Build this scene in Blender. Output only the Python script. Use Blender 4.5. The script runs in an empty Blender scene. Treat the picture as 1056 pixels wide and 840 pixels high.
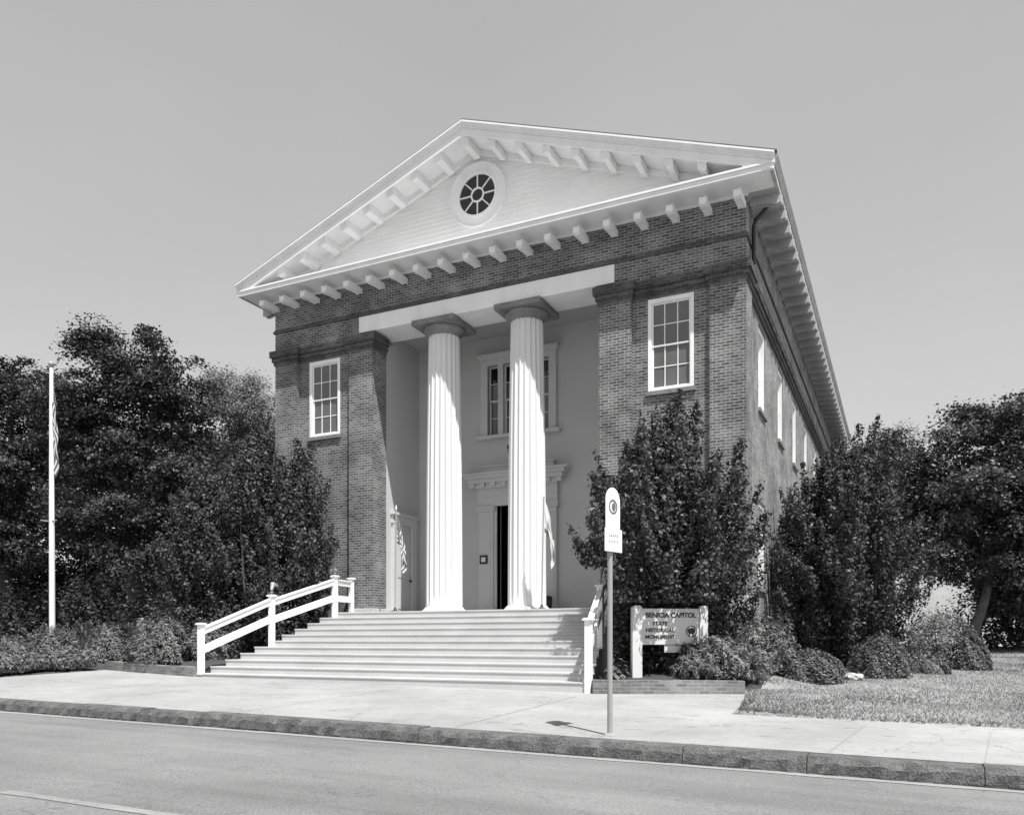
import bpy, bmesh, math, random
import numpy as np
from mathutils import Vector, Matrix

random.seed(7)
rng = np.random.default_rng(11)
SC = bpy.context.scene
COL = SC.collection
EYE = 1.0                      # eye height; heights below are metres above datum
CAMX, CAMY = 10.04, -18.87
YAW = math.radians(25.63)
R0, D0 = math.cos(YAW), math.sin(YAW)


def P(px, py, Z):
    """a point seen in the survey photograph at depth Z -> world"""
    X = (px - 528.0) / 840.0 * Z
    return Vector((CAMX + X * R0 - Z * D0, CAMY + X * D0 + Z * R0, EYE + (660.0 - py) / 840.0 * Z))


# ------------------------------------------------------------------ materials
def nodes_of(name):
    m = bpy.data.materials.new(name)
    m.use_nodes = True
    nt = m.node_tree
    return m, nt, nt.nodes, nt.links, nt.nodes['Principled BSDF']


def grey(v):
    return (v, v, v, 1.0)


def mat_plain(name, v, rough=0.7, var=0.15, scale=3.0, fine=40.0, bump=0.0, spec=0.3, streak=False, lo=None):
    """painted or stone surface: grey with large stains and fine grain"""
    m, nt, N, L, b = nodes_of(name)
    tc = N.new('ShaderNodeTexCoord')
    n1 = N.new('ShaderNodeTexNoise'); n1.inputs['Scale'].default_value = scale; n1.inputs['Detail'].default_value = 6
    n2 = N.new('ShaderNodeTexNoise'); n2.inputs['Scale'].default_value = fine; n2.inputs['Detail'].default_value = 3
    mp = N.new('ShaderNodeMapping')
    L.new(tc.outputs['Object'], mp.inputs['Vector'])
    if streak:
        mp.inputs['Scale'].default_value = (1, 1, .12)
    L.new(mp.outputs['Vector'], n1.inputs['Vector'])
    L.new(tc.outputs['Object'], n2.inputs['Vector'])
    mx = N.new('ShaderNodeMath'); mx.operation = 'ADD'
    L.new(n1.outputs['Fac'], mx.inputs[0]); L.new(n2.outputs['Fac'], mx.inputs[1])
    r = N.new('ShaderNodeMapRange')
    r.inputs['From Min'].default_value = .6; r.inputs['From Max'].default_value = 1.4
    r.inputs['To Min'].default_value = lo if lo is not None else v * (1 - var)
    r.inputs['To Max'].default_value = min(.9, v * (1 + var))
    L.new(mx.outputs[0], r.inputs['Value'])
    L.new(r.outputs['Result'], b.inputs['Base Color'])
    b.inputs['Roughness'].default_value = rough
    b.inputs['Specular IOR Level'].default_value = spec
    if bump:
        bp = N.new('ShaderNodeBump'); bp.inputs['Strength'].default_value = bump; bp.inputs['Distance'].default_value = .02
        L.new(mx.outputs[0], bp.inputs['Height']); L.new(bp.outputs['Normal'], b.inputs['Normal'])
    return m


def mat_brick(name, c1, c2, mortar, bw=.21, rh=.0735, ms=.011, stain=.45):
    m, nt, N, L, b = nodes_of(name)
    uv = N.new('ShaderNodeUVMap')
    # small wobble so that courses are not ruler straight
    nz = N.new('ShaderNodeTexNoise'); nz.inputs['Scale'].default_value = 2.3; nz.inputs['Detail'].default_value = 3
    L.new(uv.outputs['UV'], nz.inputs['Vector'])
    sc = N.new('ShaderNodeVectorMath'); sc.operation = 'SCALE'; sc.inputs['Scale'].default_value = .014
    L.new(nz.outputs['Color'], sc.inputs[0])
    ad = N.new('ShaderNodeVectorMath'); ad.operation = 'ADD'
    L.new(uv.outputs['UV'], ad.inputs[0]); L.new(sc.outputs['Vector'], ad.inputs[1])
    br = N.new('ShaderNodeTexBrick')
    br.inputs['Scale'].default_value = 1
    br.inputs['Brick Width'].default_value = bw; br.inputs['Row Height'].default_value = rh
    br.inputs['Mortar Size'].default_value = ms; br.inputs['Mortar Smooth'].default_value = .2
    br.inputs['Bias'].default_value = -.1
    br.inputs['Color1'].default_value = grey(c1); br.inputs['Color2'].default_value = grey(c2)
    br.inputs['Mortar'].default_value = grey(mortar)
    L.new(ad.outputs['Vector'], br.inputs['Vector'])
    n2 = N.new('ShaderNodeTexNoise'); n2.inputs['Scale'].default_value = .9; n2.inputs['Detail'].default_value = 8; n2.inputs['Roughness'].default_value = .65
    L.new(uv.outputs['UV'], n2.inputs['Vector'])
    r = N.new('ShaderNodeMapRange'); r.inputs['From Min'].default_value = .3; r.inputs['From Max'].default_value = .7
    r.inputs['To Min'].default_value = 1 - stain; r.inputs['To Max'].default_value = 1 + stain
    L.new(n2.outputs['Fac'], r.inputs['Value'])
    mul = N.new('ShaderNodeVectorMath'); mul.operation = 'SCALE'
    L.new(br.outputs['Color'], mul.inputs[0]); L.new(r.outputs['Result'], mul.inputs['Scale'])
    L.new(mul.outputs['Vector'], b.inputs['Base Color'])
    b.inputs['Roughness'].default_value = .9; b.inputs['Specular IOR Level'].default_value = .15
    bp = N.new('ShaderNodeBump'); bp.inputs['Strength'].default_value = .3; bp.inputs['Distance'].default_value = .008; bp.invert = True
    L.new(br.outputs['Fac'], bp.inputs['Height']); L.new(bp.outputs['Normal'], b.inputs['Normal'])
    return m


def mat_leaf(name, dark, light, rough=.5, trans=.25, spec=.35):
    m, nt, N, L, b = nodes_of(name)
    a = N.new('ShaderNodeAttribute'); a.attribute_name = 'tone'
    r = N.new('ShaderNodeMapRange'); r.inputs['To Min'].default_value = dark; r.inputs['To Max'].default_value = light
    L.new(a.outputs['Fac'], r.inputs['Value'])
    L.new(r.outputs['Result'], b.inputs['Base Color'])
    b.inputs['Roughness'].default_value = rough; b.inputs['Specular IOR Level'].default_value = spec
    t = N.new('ShaderNodeBsdfTranslucent'); L.new(r.outputs['Result'], t.inputs['Color'])
    mx = N.new('ShaderNodeMixShader'); mx.inputs[0].default_value = trans
    L.new(b.outputs[0], mx.inputs[1]); L.new(t.outputs[0], mx.inputs[2])
    L.new(mx.outputs[0], N['Material Output'].inputs['Surface'])
    return m


def mat_asphalt():
    m, nt, N, L, b = nodes_of('asphalt')
    tc = N.new('ShaderNodeTexCoord')
    def noise(scale, sx=1, sy=1, det=6, ro=.6):
        mp = N.new('ShaderNodeMapping'); mp.inputs['Scale'].default_value = (sx, sy, 1)
        L.new(tc.outputs['Object'], mp.inputs['Vector'])
        n = N.new('ShaderNodeTexNoise'); n.inputs['Scale'].default_value = scale; n.inputs['Detail'].default_value = det; n.inputs['Roughness'].default_value = ro
        L.new(mp.outputs['Vector'], n.inputs['Vector']); return n
    wheel = noise(.8, .07, 1.0, 5)             # long wear bands along the street
    patch = noise(.35, 1, 1, 7)
    grain = noise(55, 1, 1, 2, .7)
    def rng_(n, a, b_, lo=.35, hi=.65):
        r = N.new('ShaderNodeMapRange'); r.inputs['From Min'].default_value = lo; r.inputs['From Max'].default_value = hi
        r.inputs['To Min'].default_value = a; r.inputs['To Max'].default_value = b_
        L.new(n.outputs['Fac'], r.inputs['Value']); return r
    w, p, g = rng_(wheel, .78, 1.22), rng_(patch, .84, 1.14), rng_(grain, .72, 1.28)
    m1 = N.new('ShaderNodeMath'); m1.operation = 'MULTIPLY'; L.new(w.outputs[0], m1.inputs[0]); L.new(p.outputs[0], m1.inputs[1])
    m2 = N.new('ShaderNodeMath'); m2.operation = 'MULTIPLY'; L.new(m1.outputs[0], m2.inputs[0]); L.new(g.outputs[0], m2.inputs[1])
    m3 = N.new('ShaderNodeMath'); m3.operation = 'MULTIPLY'; L.new(m2.outputs[0], m3.inputs[0]); m3.inputs[1].default_value = .17
    # hairline cracks
    vo = N.new('ShaderNodeTexVoronoi'); vo.feature = 'DISTANCE_TO_EDGE'; vo.inputs['Scale'].default_value = .55
    wob = noise(1.5, 1, 1, 4)
    ad = N.new('ShaderNodeVectorMath'); ad.operation = 'ADD'
    L.new(tc.outputs['Object'], ad.inputs[0]); L.new(wob.outputs['Color'], ad.inputs[1]); L.new(ad.outputs[0], vo.inputs['Vector'])
    cr = N.new('ShaderNodeMapRange'); cr.inputs['From Max'].default_value = .010; cr.inputs['To Min'].default_value = .78; cr.inputs['To Max'].default_value = 1
    L.new(vo.outputs['Distance'], cr.inputs['Value'])
    m4 = N.new('ShaderNodeMath'); m4.operation = 'MULTIPLY'; L.new(m3.outputs[0], m4.inputs[0]); L.new(cr.outputs[0], m4.inputs[1])
    L.new(m4.outputs[0], b.inputs['Base Color'])
    b.inputs['Roughness'].default_value = .85
    bp = N.new('ShaderNodeBump'); bp.inputs['Strength'].default_value = .5; bp.inputs['Distance'].default_value = .01
    L.new(grain.outputs['Fac'], bp.inputs['Height']); L.new(bp.outputs['Normal'], b.inputs['Normal'])
    return m


def mat_ground(name, dark, light, scale):
    m, nt, N, L, b = nodes_of(name)
    tc = N.new('ShaderNodeTexCoord')
    n1 = N.new('ShaderNodeTexNoise'); n1.inputs['Scale'].default_value = scale; n1.inputs['Detail'].default_value = 9; n1.inputs['Roughness'].default_value = .7
    n2 = N.new('ShaderNodeTexNoise'); n2.inputs['Scale'].default_value = 30; n2.inputs['Detail'].default_value = 4
    L.new(tc.outputs['Object'], n1.inputs['Vector']); L.new(tc.outputs['Object'], n2.inputs['Vector'])
    mx = N.new('ShaderNodeMath'); L.new(n1.outputs['Fac'], mx.inputs[0]); L.new(n2.outputs['Fac'], mx.inputs[1])
    r = N.new('ShaderNodeMapRange'); r.inputs['From Min'].default_value = .7; r.inputs['From Max'].default_value = 1.3
    r.inputs['To Min'].default_value = dark; r.inputs['To Max'].default_value = light
    L.new(mx.outputs[0], r.inputs['Value']); L.new(r.outputs['Result'], b.inputs['Base Color'])
    b.inputs['Roughness'].default_value = .95; b.inputs['Specular IOR Level'].default_value = .1
    bp = N.new('ShaderNodeBump'); bp.inputs['Strength'].default_value = .8; bp.inputs['Distance'].default_value = .04
    L.new(n2.outputs['Fac'], bp.inputs['Height']); L.new(bp.outputs['Normal'], b.inputs['Normal'])
    return m


def mat_glass(name, v=.03):
    m, nt, N, L, b = nodes_of(name)
    tc = N.new('ShaderNodeTexCoord')
    n = N.new('ShaderNodeTexNoise'); n.inputs['Scale'].default_value = 1.6; n.inputs['Detail'].default_value = 2
    L.new(tc.outputs['Object'], n.inputs['Vector'])
    r = N.new('ShaderNodeMapRange'); r.inputs['To Min'].default_value = v * .7; r.inputs['To Max'].default_value = v * 1.3
    L.new(n.outputs['Fac'], r.inputs['Value']); L.new(r.outputs[0], b.inputs['Base Color'])
    b.inputs['Roughness'].default_value = .06; b.inputs['Specular IOR Level'].default_value = .6
    bp = N.new('ShaderNodeBump'); bp.inputs['Strength'].default_value = .05; bp.inputs['Distance'].default_value = .05
    L.new(n.outputs['Fac'], bp.inputs['Height']); L.new(bp.outputs['Normal'], b.inputs['Normal'])
    return m


def mat_stripes(name, n_stripes, canton):
    """flag cloth: stripes along the hoist (v), optional dark canton with light dots"""
    m, nt, N, L, b = nodes_of(name)
    uv = N.new('ShaderNodeUVMap'); sp = N.new('ShaderNodeSeparateXYZ'); L.new(uv.outputs['UV'], sp.inputs[0])
    def math_(op, a, c):
        k = N.new('ShaderNodeMath'); k.operation = op
        for i, s in enumerate((a, c)):
            if s is None: continue
            if isinstance(s, (int, float)): k.inputs[i].default_value = s
            else: L.new(s, k.inputs[i])
        return k.outputs[0]
    if n_stripes:
        s = math_('MULTIPLY', sp.outputs['Y'], n_stripes / 2.0)
        s = math_('FRACT', s, None)
        s = math_('GREATER_THAN', s, .5)          # 1 = white stripe
        val = math_('ADD', math_('MULTIPLY', s, .62), .13)
        inc = math_('MULTIPLY', math_('LESS_THAN', sp.outputs['X'], .4), math_('GREATER_THAN', sp.outputs['Y'], .4615))
        vo = N.new('ShaderNodeTexVoronoi'); vo.inputs['Scale'].default_value = 18; vo.inputs['Randomness'].default_value = .1
        L.new(uv.outputs['UV'], vo.inputs['Vector'])
        star = math_('MULTIPLY', math_('LESS_THAN', vo.outputs['Distance'], .28), .6)
        cant = math_('ADD', star, .05)
        val = math_('ADD', math_('MULTIPLY', val, math_('SUBTRACT', 1.0, inc)), math_('MULTIPLY', cant, inc))
    else:
        band = math_('LESS_THAN', sp.outputs['Y'], .14)
        vo = N.new('ShaderNodeTexNoise'); vo.inputs['Scale'].default_value = 3.0
        L.new(uv.outputs['UV'], vo.inputs['Vector'])
        dx = math_('ABSOLUTE', math_('SUBTRACT', sp.outputs['X'], .5), None)
        dy = math_('ABSOLUTE', math_('SUBTRACT', sp.outputs['Y'], .55), None)
        e = math_('ADD', math_('MULTIPLY', dx, 3.2), math_('MULTIPLY', dy, 5.0))
        e = math_('ADD', e, math_('MULTIPLY', math_('SUBTRACT', vo.outputs['Fac'], .5), 1.2))
        bear = math_('LESS_THAN', e, .75)
        any_ = math_('MAXIMUM', band, bear)
        val = math_('SUBTRACT', .75, math_('MULTIPLY', any_, .6))
    L.new(val, b.inputs['Base Color'])
    b.inputs['Roughness'].default_value = .85
    t = N.new('ShaderNodeBsdfTranslucent'); L.new(val, t.inputs['Color'])
    mx = N.new('ShaderNodeMixShader'); mx.inputs[0].default_value = .3
    L.new(b.outputs[0], mx.inputs[1]); L.new(t.outputs[0], mx.inputs[2])
    L.new(mx.outputs[0], N['Material Output'].inputs['Surface'])
    return m


M = {}
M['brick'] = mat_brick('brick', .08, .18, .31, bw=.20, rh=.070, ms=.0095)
M['brick_side'] = mat_brick('sunlit_side_brick', .13, .24, .36, bw=.20, rh=.070, ms=.0095)  # lighter copy of the front brick; the side's stronger sun put into colour
M['brick_dark'] = mat_brick('darker_brick', .055, .11, .13)  # darker brick for caps, corbel bands and string course
M['edging'] = mat_brick('edging_brick', .15, .26, .27, bw=.20, rh=.066, ms=.008)
M['white'] = mat_plain('white_paint', .80, .6, .11, 2.4, 60, streak=True)
M['white_col'] = mat_plain('white_column_paint', .68, .55, .10, 1.5, 70, streak=True, bump=.05)
M['eaves'] = mat_plain('shaded_worn_white_paint', .38, .7, .4, 2.2, 40)  # mottled worn paint, with the side eaves' shade darkened into its base tone
M['board'] = mat_plain('white_clapboard', .79, .6, .08, 1.0, 50)
M['plaster'] = mat_plain('stucco', .52, .9, .10, .7, 60, bump=.12)
M['trim'] = mat_plain('painted_trim', .58, .6, .07, 1.2, 60)
M['ceiling'] = mat_plain('painted_boards', .42, .8, .08, 1.0, 60)
M['stone'] = mat_plain('grey_stone', .42, .9, .35, 1.8, 30, bump=.3)
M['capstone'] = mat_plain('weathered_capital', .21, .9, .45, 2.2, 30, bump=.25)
M['granite'] = mat_plain('granite', .115, .9, .6, 5, 45, bump=1.0)
M['tread'] = mat_plain('painted_wood_tread', .44, .7, .16, 1.4, 30, streak=False)
M['riser'] = mat_plain('painted_wood_riser', .50, .7, .10, 1.4, 30)
M['concrete_plain'] = mat_plain('concrete', .365, .92, .14, .55, 45, bump=.15, lo=.29)
def mat_pavement():
    m, nt, N, L, b = nodes_of('pavement_concrete')
    tc = N.new('ShaderNodeTexCoord')
    def noise(scale, det=6, ro=.6, sx=1, sy=1):
        mp = N.new('ShaderNodeMapping'); mp.inputs['Scale'].default_value = (sx, sy, 1); L.new(tc.outputs['Object'], mp.inputs['Vector'])
        n = N.new('ShaderNodeTexNoise'); n.inputs['Scale'].default_value = scale; n.inputs['Detail'].default_value = det; n.inputs['Roughness'].default_value = ro
        L.new(mp.outputs['Vector'], n.inputs['Vector']); return n
    def mr(src, a, c, lo, hi):
        r = N.new('ShaderNodeMapRange'); r.inputs['From Min'].default_value = lo; r.inputs['From Max'].default_value = hi
        r.inputs['To Min'].default_value = a; r.inputs['To Max'].default_value = c; L.new(src, r.inputs['Value']); return r.outputs[0]
    def mul(a, c):
        k = N.new('ShaderNodeMath'); k.operation = 'MULTIPLY'; L.new(a, k.inputs[0])
        if isinstance(c, float): k.inputs[1].default_value = c
        else: L.new(c, k.inputs[1])
        return k.outputs[0]
    big = mr(noise(.5, 8, .65).outputs['Fac'], .78, 1.14, .3, .7)
    grain = noise(70, 3, .7)
    gr = mr(grain.outputs['Fac'], .86, 1.14, .3, .7)
    spots = mr(noise(2.6, 5, .75, .6, 1.6).outputs['Fac'], 1.0, .70, .57, .68)     # dark stains with a shape of their own
    specks = mr(noise(17, 2, .5).outputs['Fac'], 1.0, .55, .665, .72)
    wob = noise(1.1, 5, .6)
    ad = N.new('ShaderNodeVectorMath'); ad.operation = 'ADD'; L.new(tc.outputs['Object'], ad.inputs[0]); L.new(wob.outputs['Color'], ad.inputs[1])
    vo = N.new('ShaderNodeTexVoronoi'); vo.feature = 'DISTANCE_TO_EDGE'; vo.inputs['Scale'].default_value = .28; L.new(ad.outputs[0], vo.inputs['Vector'])
    crack = mr(vo.outputs['Distance'], .62, 1.0, .0, .0035)
    v = mul(mul(mul(mul(mul(big, gr), spots), specks), crack), .32)
    L.new(v, b.inputs['Base Color']); b.inputs['Roughness'].default_value = .92; b.inputs['Specular IOR Level'].default_value = .2
    bp = N.new('ShaderNodeBump'); bp.inputs['Strength'].default_value = .3; bp.inputs['Distance'].default_value = .01
    L.new(grain.outputs['Fac'], bp.inputs['Height']); L.new(bp.outputs['Normal'], b.inputs['Normal'])
    return m


M['concrete'] = mat_pavement()
M['gutter'] = mat_plain('concrete_gutter', .27, .92, .22, 1.2, 40, bump=.1)
M['paintline'] = mat_plain('worn_paint', .235, .9, .3, 2.0, 30)
M['asphalt'] = mat_asphalt()
M['lawn'] = mat_ground('lawn_soil', .09, .42, .55)
M['soil'] = mat_ground('bed_soil', .04, .11, .8)
M['hill'] = mat_ground('dry_grass', .20, .28, .3)
M['roof'] = mat_plain('roof_shingle', .12, .95, .3, 3, 30, bump=.3)
M['glass'] = mat_glass('window_glass', .11)
M['glass_dark'] = mat_glass('dark_window_glass', .008)
M['metal'] = mat_plain('grey_metal', .30, .5, .1, 6, 80, spec=.5)
M['polewhite'] = mat_plain('white_metal', .75, .45, .06, 4, 80)
M['black'] = mat_plain('black_metal', .02, .45, .2, 6, 60, spec=.5)
M['ink'] = mat_plain('dark_lettering', .05, .7, .2, 6, 60)
M['inkgrey'] = mat_plain('grey_lettering', .14, .7, .2, 6, 60)
M['signboard'] = mat_plain('pale_sign_board', .62, .65, .10, 2.5, 40)
M['bark'] = mat_plain('bark', .09, .95, .5, 5, 22, bump=1.0)
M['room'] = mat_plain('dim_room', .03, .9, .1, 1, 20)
M['leaf_holly'] = mat_leaf('glossy_leaf', .026, .105, .48, .15, .28)
M['leaf_tree'] = mat_leaf('dark_tree_leaf', .022, .075, .5, .2)
M['leaf_tree_b'] = mat_leaf('tree_leaf', .040, .105, .45, .22)
M['leaf_shade'] = mat_leaf('shade_darkened_leaf', .010, .036, .5, .15)  # leaf tone lowered to carry the shade of the trees overhead
M['leaf_pale'] = mat_leaf('pale_tree_leaf', .15, .26, .6, .3)
M['leaf_juniper'] = mat_leaf('juniper_needle', .07, .27, .6, .2)
M['leaf_hedge'] = mat_leaf('hedge_leaf', .05, .22, .5, .2)
M['leaf_round'] = mat_leaf('clipped_shrub_leaf', .05, .19, .5, .2)
M['leaf_grass'] = mat_leaf('grass_blade', .09, .34, .7, .3, .15)
M['us'] = mat_stripes('striped_flag_cloth', 13, True)
M['state'] = mat_stripes('white_flag_cloth', 0, False)


# ------------------------------------------------------------------ mesh tools
class MB:
    """collects shapes, builds ONE mesh object"""
    def __init__(s, T=None):
        s.v = []; s.f = []; s.m = []; s.uv = {}; s.T = T; s.sm = set()

    def add(s, vs, fs, mi=0, smooth=False, uvs=None):
        o = len(s.v)
        s.v += [s.T(Vector(p)) if s.T else Vector(p) for p in vs]
        for k, f in enumerate(fs):
            if smooth: s.sm.add(len(s.f))
            if uvs: s.uv[len(s.f)] = [uvs[i] for i in f]
            s.f.append([o + i for i in f]); s.m.append(mi)
        return s

    def box(s, x0, x1, y0, y1, z0, z1, mi=0):
        x0, x1 = min(x0, x1), max(x0, x1); y0, y1 = min(y0, y1), max(y0, y1); z0, z1 = min(z0, z1), max(z0, z1)
        vs = [(x, y, z) for z in (z0, z1) for y in (y0, y1) for x in (x0, x1)]
        return s.add(vs, [(0, 2, 3, 1), (4, 5, 7, 6), (0, 1, 5, 4), (2, 6, 7, 3), (0, 4, 6, 2), (1, 3, 7, 5)], mi)

    def quad(s, a, b, c, d, mi=0):
        return s.add([a, b, c, d], [(0, 1, 2, 3)], mi)

    def prism(s, poly, axis, a0, a1, mi=0):
        """poly: 2D outline; axis 'y': poly is (x,z), extruded a0..a1 along y; 'x': poly is (y,z); 'z': poly is (x,y)"""
        def p3(p, a):
            return {'y': (p[0], a, p[1]), 'x': (a, p[0], p[1]), 'z': (p[0], p[1], a)}[axis]
        n = len(poly)
        vs = [p3(p, a0) for p in poly] + [p3(p, a1) for p in poly]
        fs = [tuple(range(n)), tuple(range(2 * n - 1, n - 1, -1))] + [(i, (i + 1) % n, n + (i + 1) % n, n + i) for i in range(n)]
        return s.add(vs, fs, mi)

    def beam(s, a, b, w, h, mi=0, up=(0, 0, 1)):
        """rectangular bar from a to b, w across, h along 'up'"""
        a, b = Vector(a), Vector(b); d = (b - a).normalized(); u = Vector(up)
        side = d.cross(u).normalized(); u = side.cross(d).normalized()
        vs = []
        for p in (a, b):
            for i, j in ((-1, -1), (1, -1), (1, 1), (-1, 1)):
                vs.append(p + side * (i * w / 2) + u * (j * h / 2))
        return s.add(vs, [(0, 1, 2, 3), (7, 6, 5, 4), (0, 4, 5, 1), (1, 5, 6, 2), (2, 6, 7, 3), (3, 7, 4, 0)], mi)

    def tube(s, pts, rad, n=8, mi=0):
        pts = [Vector(p) for p in pts]; vs = []; fs = []
        if not isinstance(rad, (list, tuple)): rad = [rad] * len(pts)
        ref = None
        for i, p in enumerate(pts):
            d = (pts[min(i + 1, len(pts) - 1)] - pts[max(i - 1, 0)]).normalized()
            if ref is None:
                ref = Vector((0, 0, 1)) if abs(d.z) < .9 else Vector((1, 0, 0))
            a = d.cross(ref).normalized(); b_ = d.cross(a).normalized()
            for k in range(n):
                t = 2 * math.pi * k / n
                vs.append(p + (a * math.cos(t) + b_ * math.sin(t)) * rad[i])
        for i in range(len(pts) - 1):
            for k in range(n):
                k2 = (k + 1) % n
                fs.append((i * n + k, i * n + k2, (i + 1) * n + k2, (i + 1) * n + k))
        s.add(vs, fs, mi, smooth=True)
        return s.add([vs[k] for k in range(n)], [tuple(range(n - 1, -1, -1))], mi).add(vs[-n:], [tuple(range(n))], mi) if not s.T else s

    def lathe(s, prof, c=(0, 0, 0), n=32, mi=0, smooth=True):
        vs = []; fs = []
        for r, z in prof:
            for k in range(n):
                t = 2 * math.pi * k / n
                vs.append((c[0] + r * math.cos(t), c[1] + r * math.sin(t), c[2] + z))
        for i in range(len(prof) - 1):
            for k in range(n):
                k2 = (k + 1) % n
                fs.append((i * n + k, i * n + k2, (i + 1) * n + k2, (i + 1) * n + k))
        s.add(vs, fs, mi, smooth=smooth)
        s.add(vs[:n], [tuple(range(n - 1, -1, -1))], mi); s.add(vs[-n:], [tuple(range(n))], mi)
        return s

    def build(s, name, mats, parent=None, origin=None):
        if not isinstance(mats, (list, tuple)): mats = [mats]
        org = Vector(origin) if origin is not None else (wloc(parent) if parent else Vector((0, 0, 0)))
        me = bpy.data.meshes.new(name)
        me.from_pydata([tuple(p - org) for p in s.v], [], s.f)
        for m_ in mats: me.materials.append(m_)
        uvl = me.uv_layers.new(name='UVMap')
        for i, p in enumerate(me.polygons):
            p.material_index = s.m[i]
            p.use_smooth = i in s.sm
            n = p.normal
            for k, li in enumerate(p.loop_indices):
                if i in s.uv: uvl.data[li].uv = s.uv[i][k]; continue
                w = s.v[me.loops[li].vertex_index]
                if abs(n.z) > .8: uvl.data[li].uv = (w.x, w.y)
                elif abs(n.x) > abs(n.y): uvl.data[li].uv = (w.y, w.z)
                else: uvl.data[li].uv = (w.x, w.z)
        me.validate(); me.update()
        o = bpy.data.objects.new(name, me)
        COL.objects.link(o)
        if parent:
            o.parent = parent
            o.location = org - wloc(parent)
        else:
            o.location = org
        return o


def wloc(o):
    l = Vector(o.location)
    while o.parent:
        o = o.parent; l += Vector(o.location)
    return l


def tag(o, label, cat, group=None):
    o['label'] = label; o['category'] = cat
    if group: o['group'] = group
    return o


def thing(name, loc, label, cat, group=None):
    o = bpy.data.objects.new(name, None); COL.objects.link(o)
    o.location = loc; o.empty_display_size = .3
    return tag(o, label, cat, group)


def structure(o):
    o['kind'] = 'structure'; return o


def bevel(o, w=.012, seg=2):
    md = o.modifiers.new('bevel', 'BEVEL'); md.width = w; md.segments = seg; md.limit_method = 'ANGLE'; md.angle_limit = math.radians(40)
    return o


# ------------------------------------------------------------------ terrain
def zs(x, y):
    """the sloping street plane on which the pavement lies"""
    x = max(-70, min(70, x))
    return EYE - 1.06 - .0115 * x + .03 * (min(y, 40) + 10.2)


def zroad(x, y):
    x = max(-70, min(70, x))
    return EYE - 1.235 - .0115 * x + (.016 * (-10.2 - y) if y > -17 else .016 * 6.8 - .01 * (-17 - y))


KY = -10.2           # front of the kerb
PLAZA = [(-9.0, -4.1), (-4.85, -5.0), (5.0, -5.0), (7.5, -3.95), (7.95, -7.0)]


def in_plaza(x, y):
    if y < -7.0: return True
    if -9.0 < x < 7.9:
        if x < -4.85: yb = -5.0 + (-4.85 - x) * .9 / 4.15
        elif x < 5.0: yb = 0.0
        else: yb = -5.0 + (x - 5.0) * 1.05 / 2.5 if x < 7.5 else -7 + (7.9 - x) * 7.6
        return y < yb + (.2 if abs(x) > 4.85 else 0)
    return False


def hill(x, y):
    h = 0.0
    if y > 34:
        t = min(1.0, (y - 34) / 75.0)
        h = 15.5 * (t * t * (3 - 2 * t)) * (1 + .12 * math.sin(x * .03) + .08 * math.sin(y * .07 + x * .05))
    return h


def zg(x, y):
    if y < -7 or in_plaza(x, y):
        return zs(x, y) - .09 if y > -10.1 else zroad(x, max(y, -60)) - .35
    z = zs(x, y) + .035 + hill(x, y)
    if y < 4 and -9.0 < x < 8.6:
        # raised planting beds behind the brick edging
        t = max(0, min(1, (8.6 - x) / 1.2)) if x > 0 else 1.0
        yb = -5.0 + (-4.85 - x) * .9 / 4.15 if x < 0 else -5.0 + (x - 5.0) * 1.05 / 2.5
        if abs(x) < 4.6: yb = 0
        q = y - yb - .25
        if q > .3: z += (.15 + .06 * min(1.5, q)) * t
    z += .03 * math.sin(x * 1.3 + y * .7) * math.sin(y * 1.1)
    return z


def build_ground():
    def axis(segs):
        a = []
        for lo, hi, st in segs:
            a += list(np.arange(lo, hi, st))
        return sorted(set(round(float(k), 3) for k in a))
    xs = axis([(-700, -100, 60), (-100, -20, 8), (-20, -10, .8), (-10, 20, .3), (20, 100, 6), (100, 701, 60)] + [(k, k + .001, 1) for k in (-9.0, -9.02, 7.5, 7.9, 7.94, -4.87, 5.02)])
    ys = axis([(-300, -60, 40), (-60, -11, 6), (-10.1, 30, .35), (30, 130, 4), (130, 800, 80)] + [(k, k + .001, 1) for k in (-7.0, -7.02, -10.13)])
    vs = [(x, y, zg(x, y)) for y in ys for x in xs]
    n = len(xs); fs = []; mi = []
    for j in range(len(ys) - 1):
        for i in range(n - 1):
            fs.append((j * n + i, j * n + i + 1, (j + 1) * n + i + 1, (j + 1) * n + i))
            cx, cy = (xs[i] + xs[i + 1]) / 2, (ys[j] + ys[j + 1]) / 2
            if cy > 30: mi.append(2)
            elif cx < 8.2 and not (cx > 7.2 and cy < -3.4) and not (cx > 7.7 and cy < -1.5): mi.append(1)
            else: mi.append(0)
    b = MB()
    b.v = [Vector(p) for p in vs]; b.f = [list(f) for f in fs]; b.m = mi; b.sm = set(range(len(fs)))
    structure(b.build('ground', [M['lawn'], M['soil'], M['hill']]))


build_ground()

# road, gutter strip, worn line, pavement (sheets each lying above the one below)
b = MB()
ys = [KY + .02, -13, -17, -24, -40]
for x0, x1 in ((-70, -20), (-20, 0), (0, 20), (20, 70)):
    for a, c in zip(ys[:-1], ys[1:]):
        b.quad((x0, a, zroad(x0, a)), (x0, c, zroad(x0, c)), (x1, c, zroad(x1, c)), (x1, a, zroad(x1, a)))
structure(b.build('road', M['asphalt']))


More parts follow.
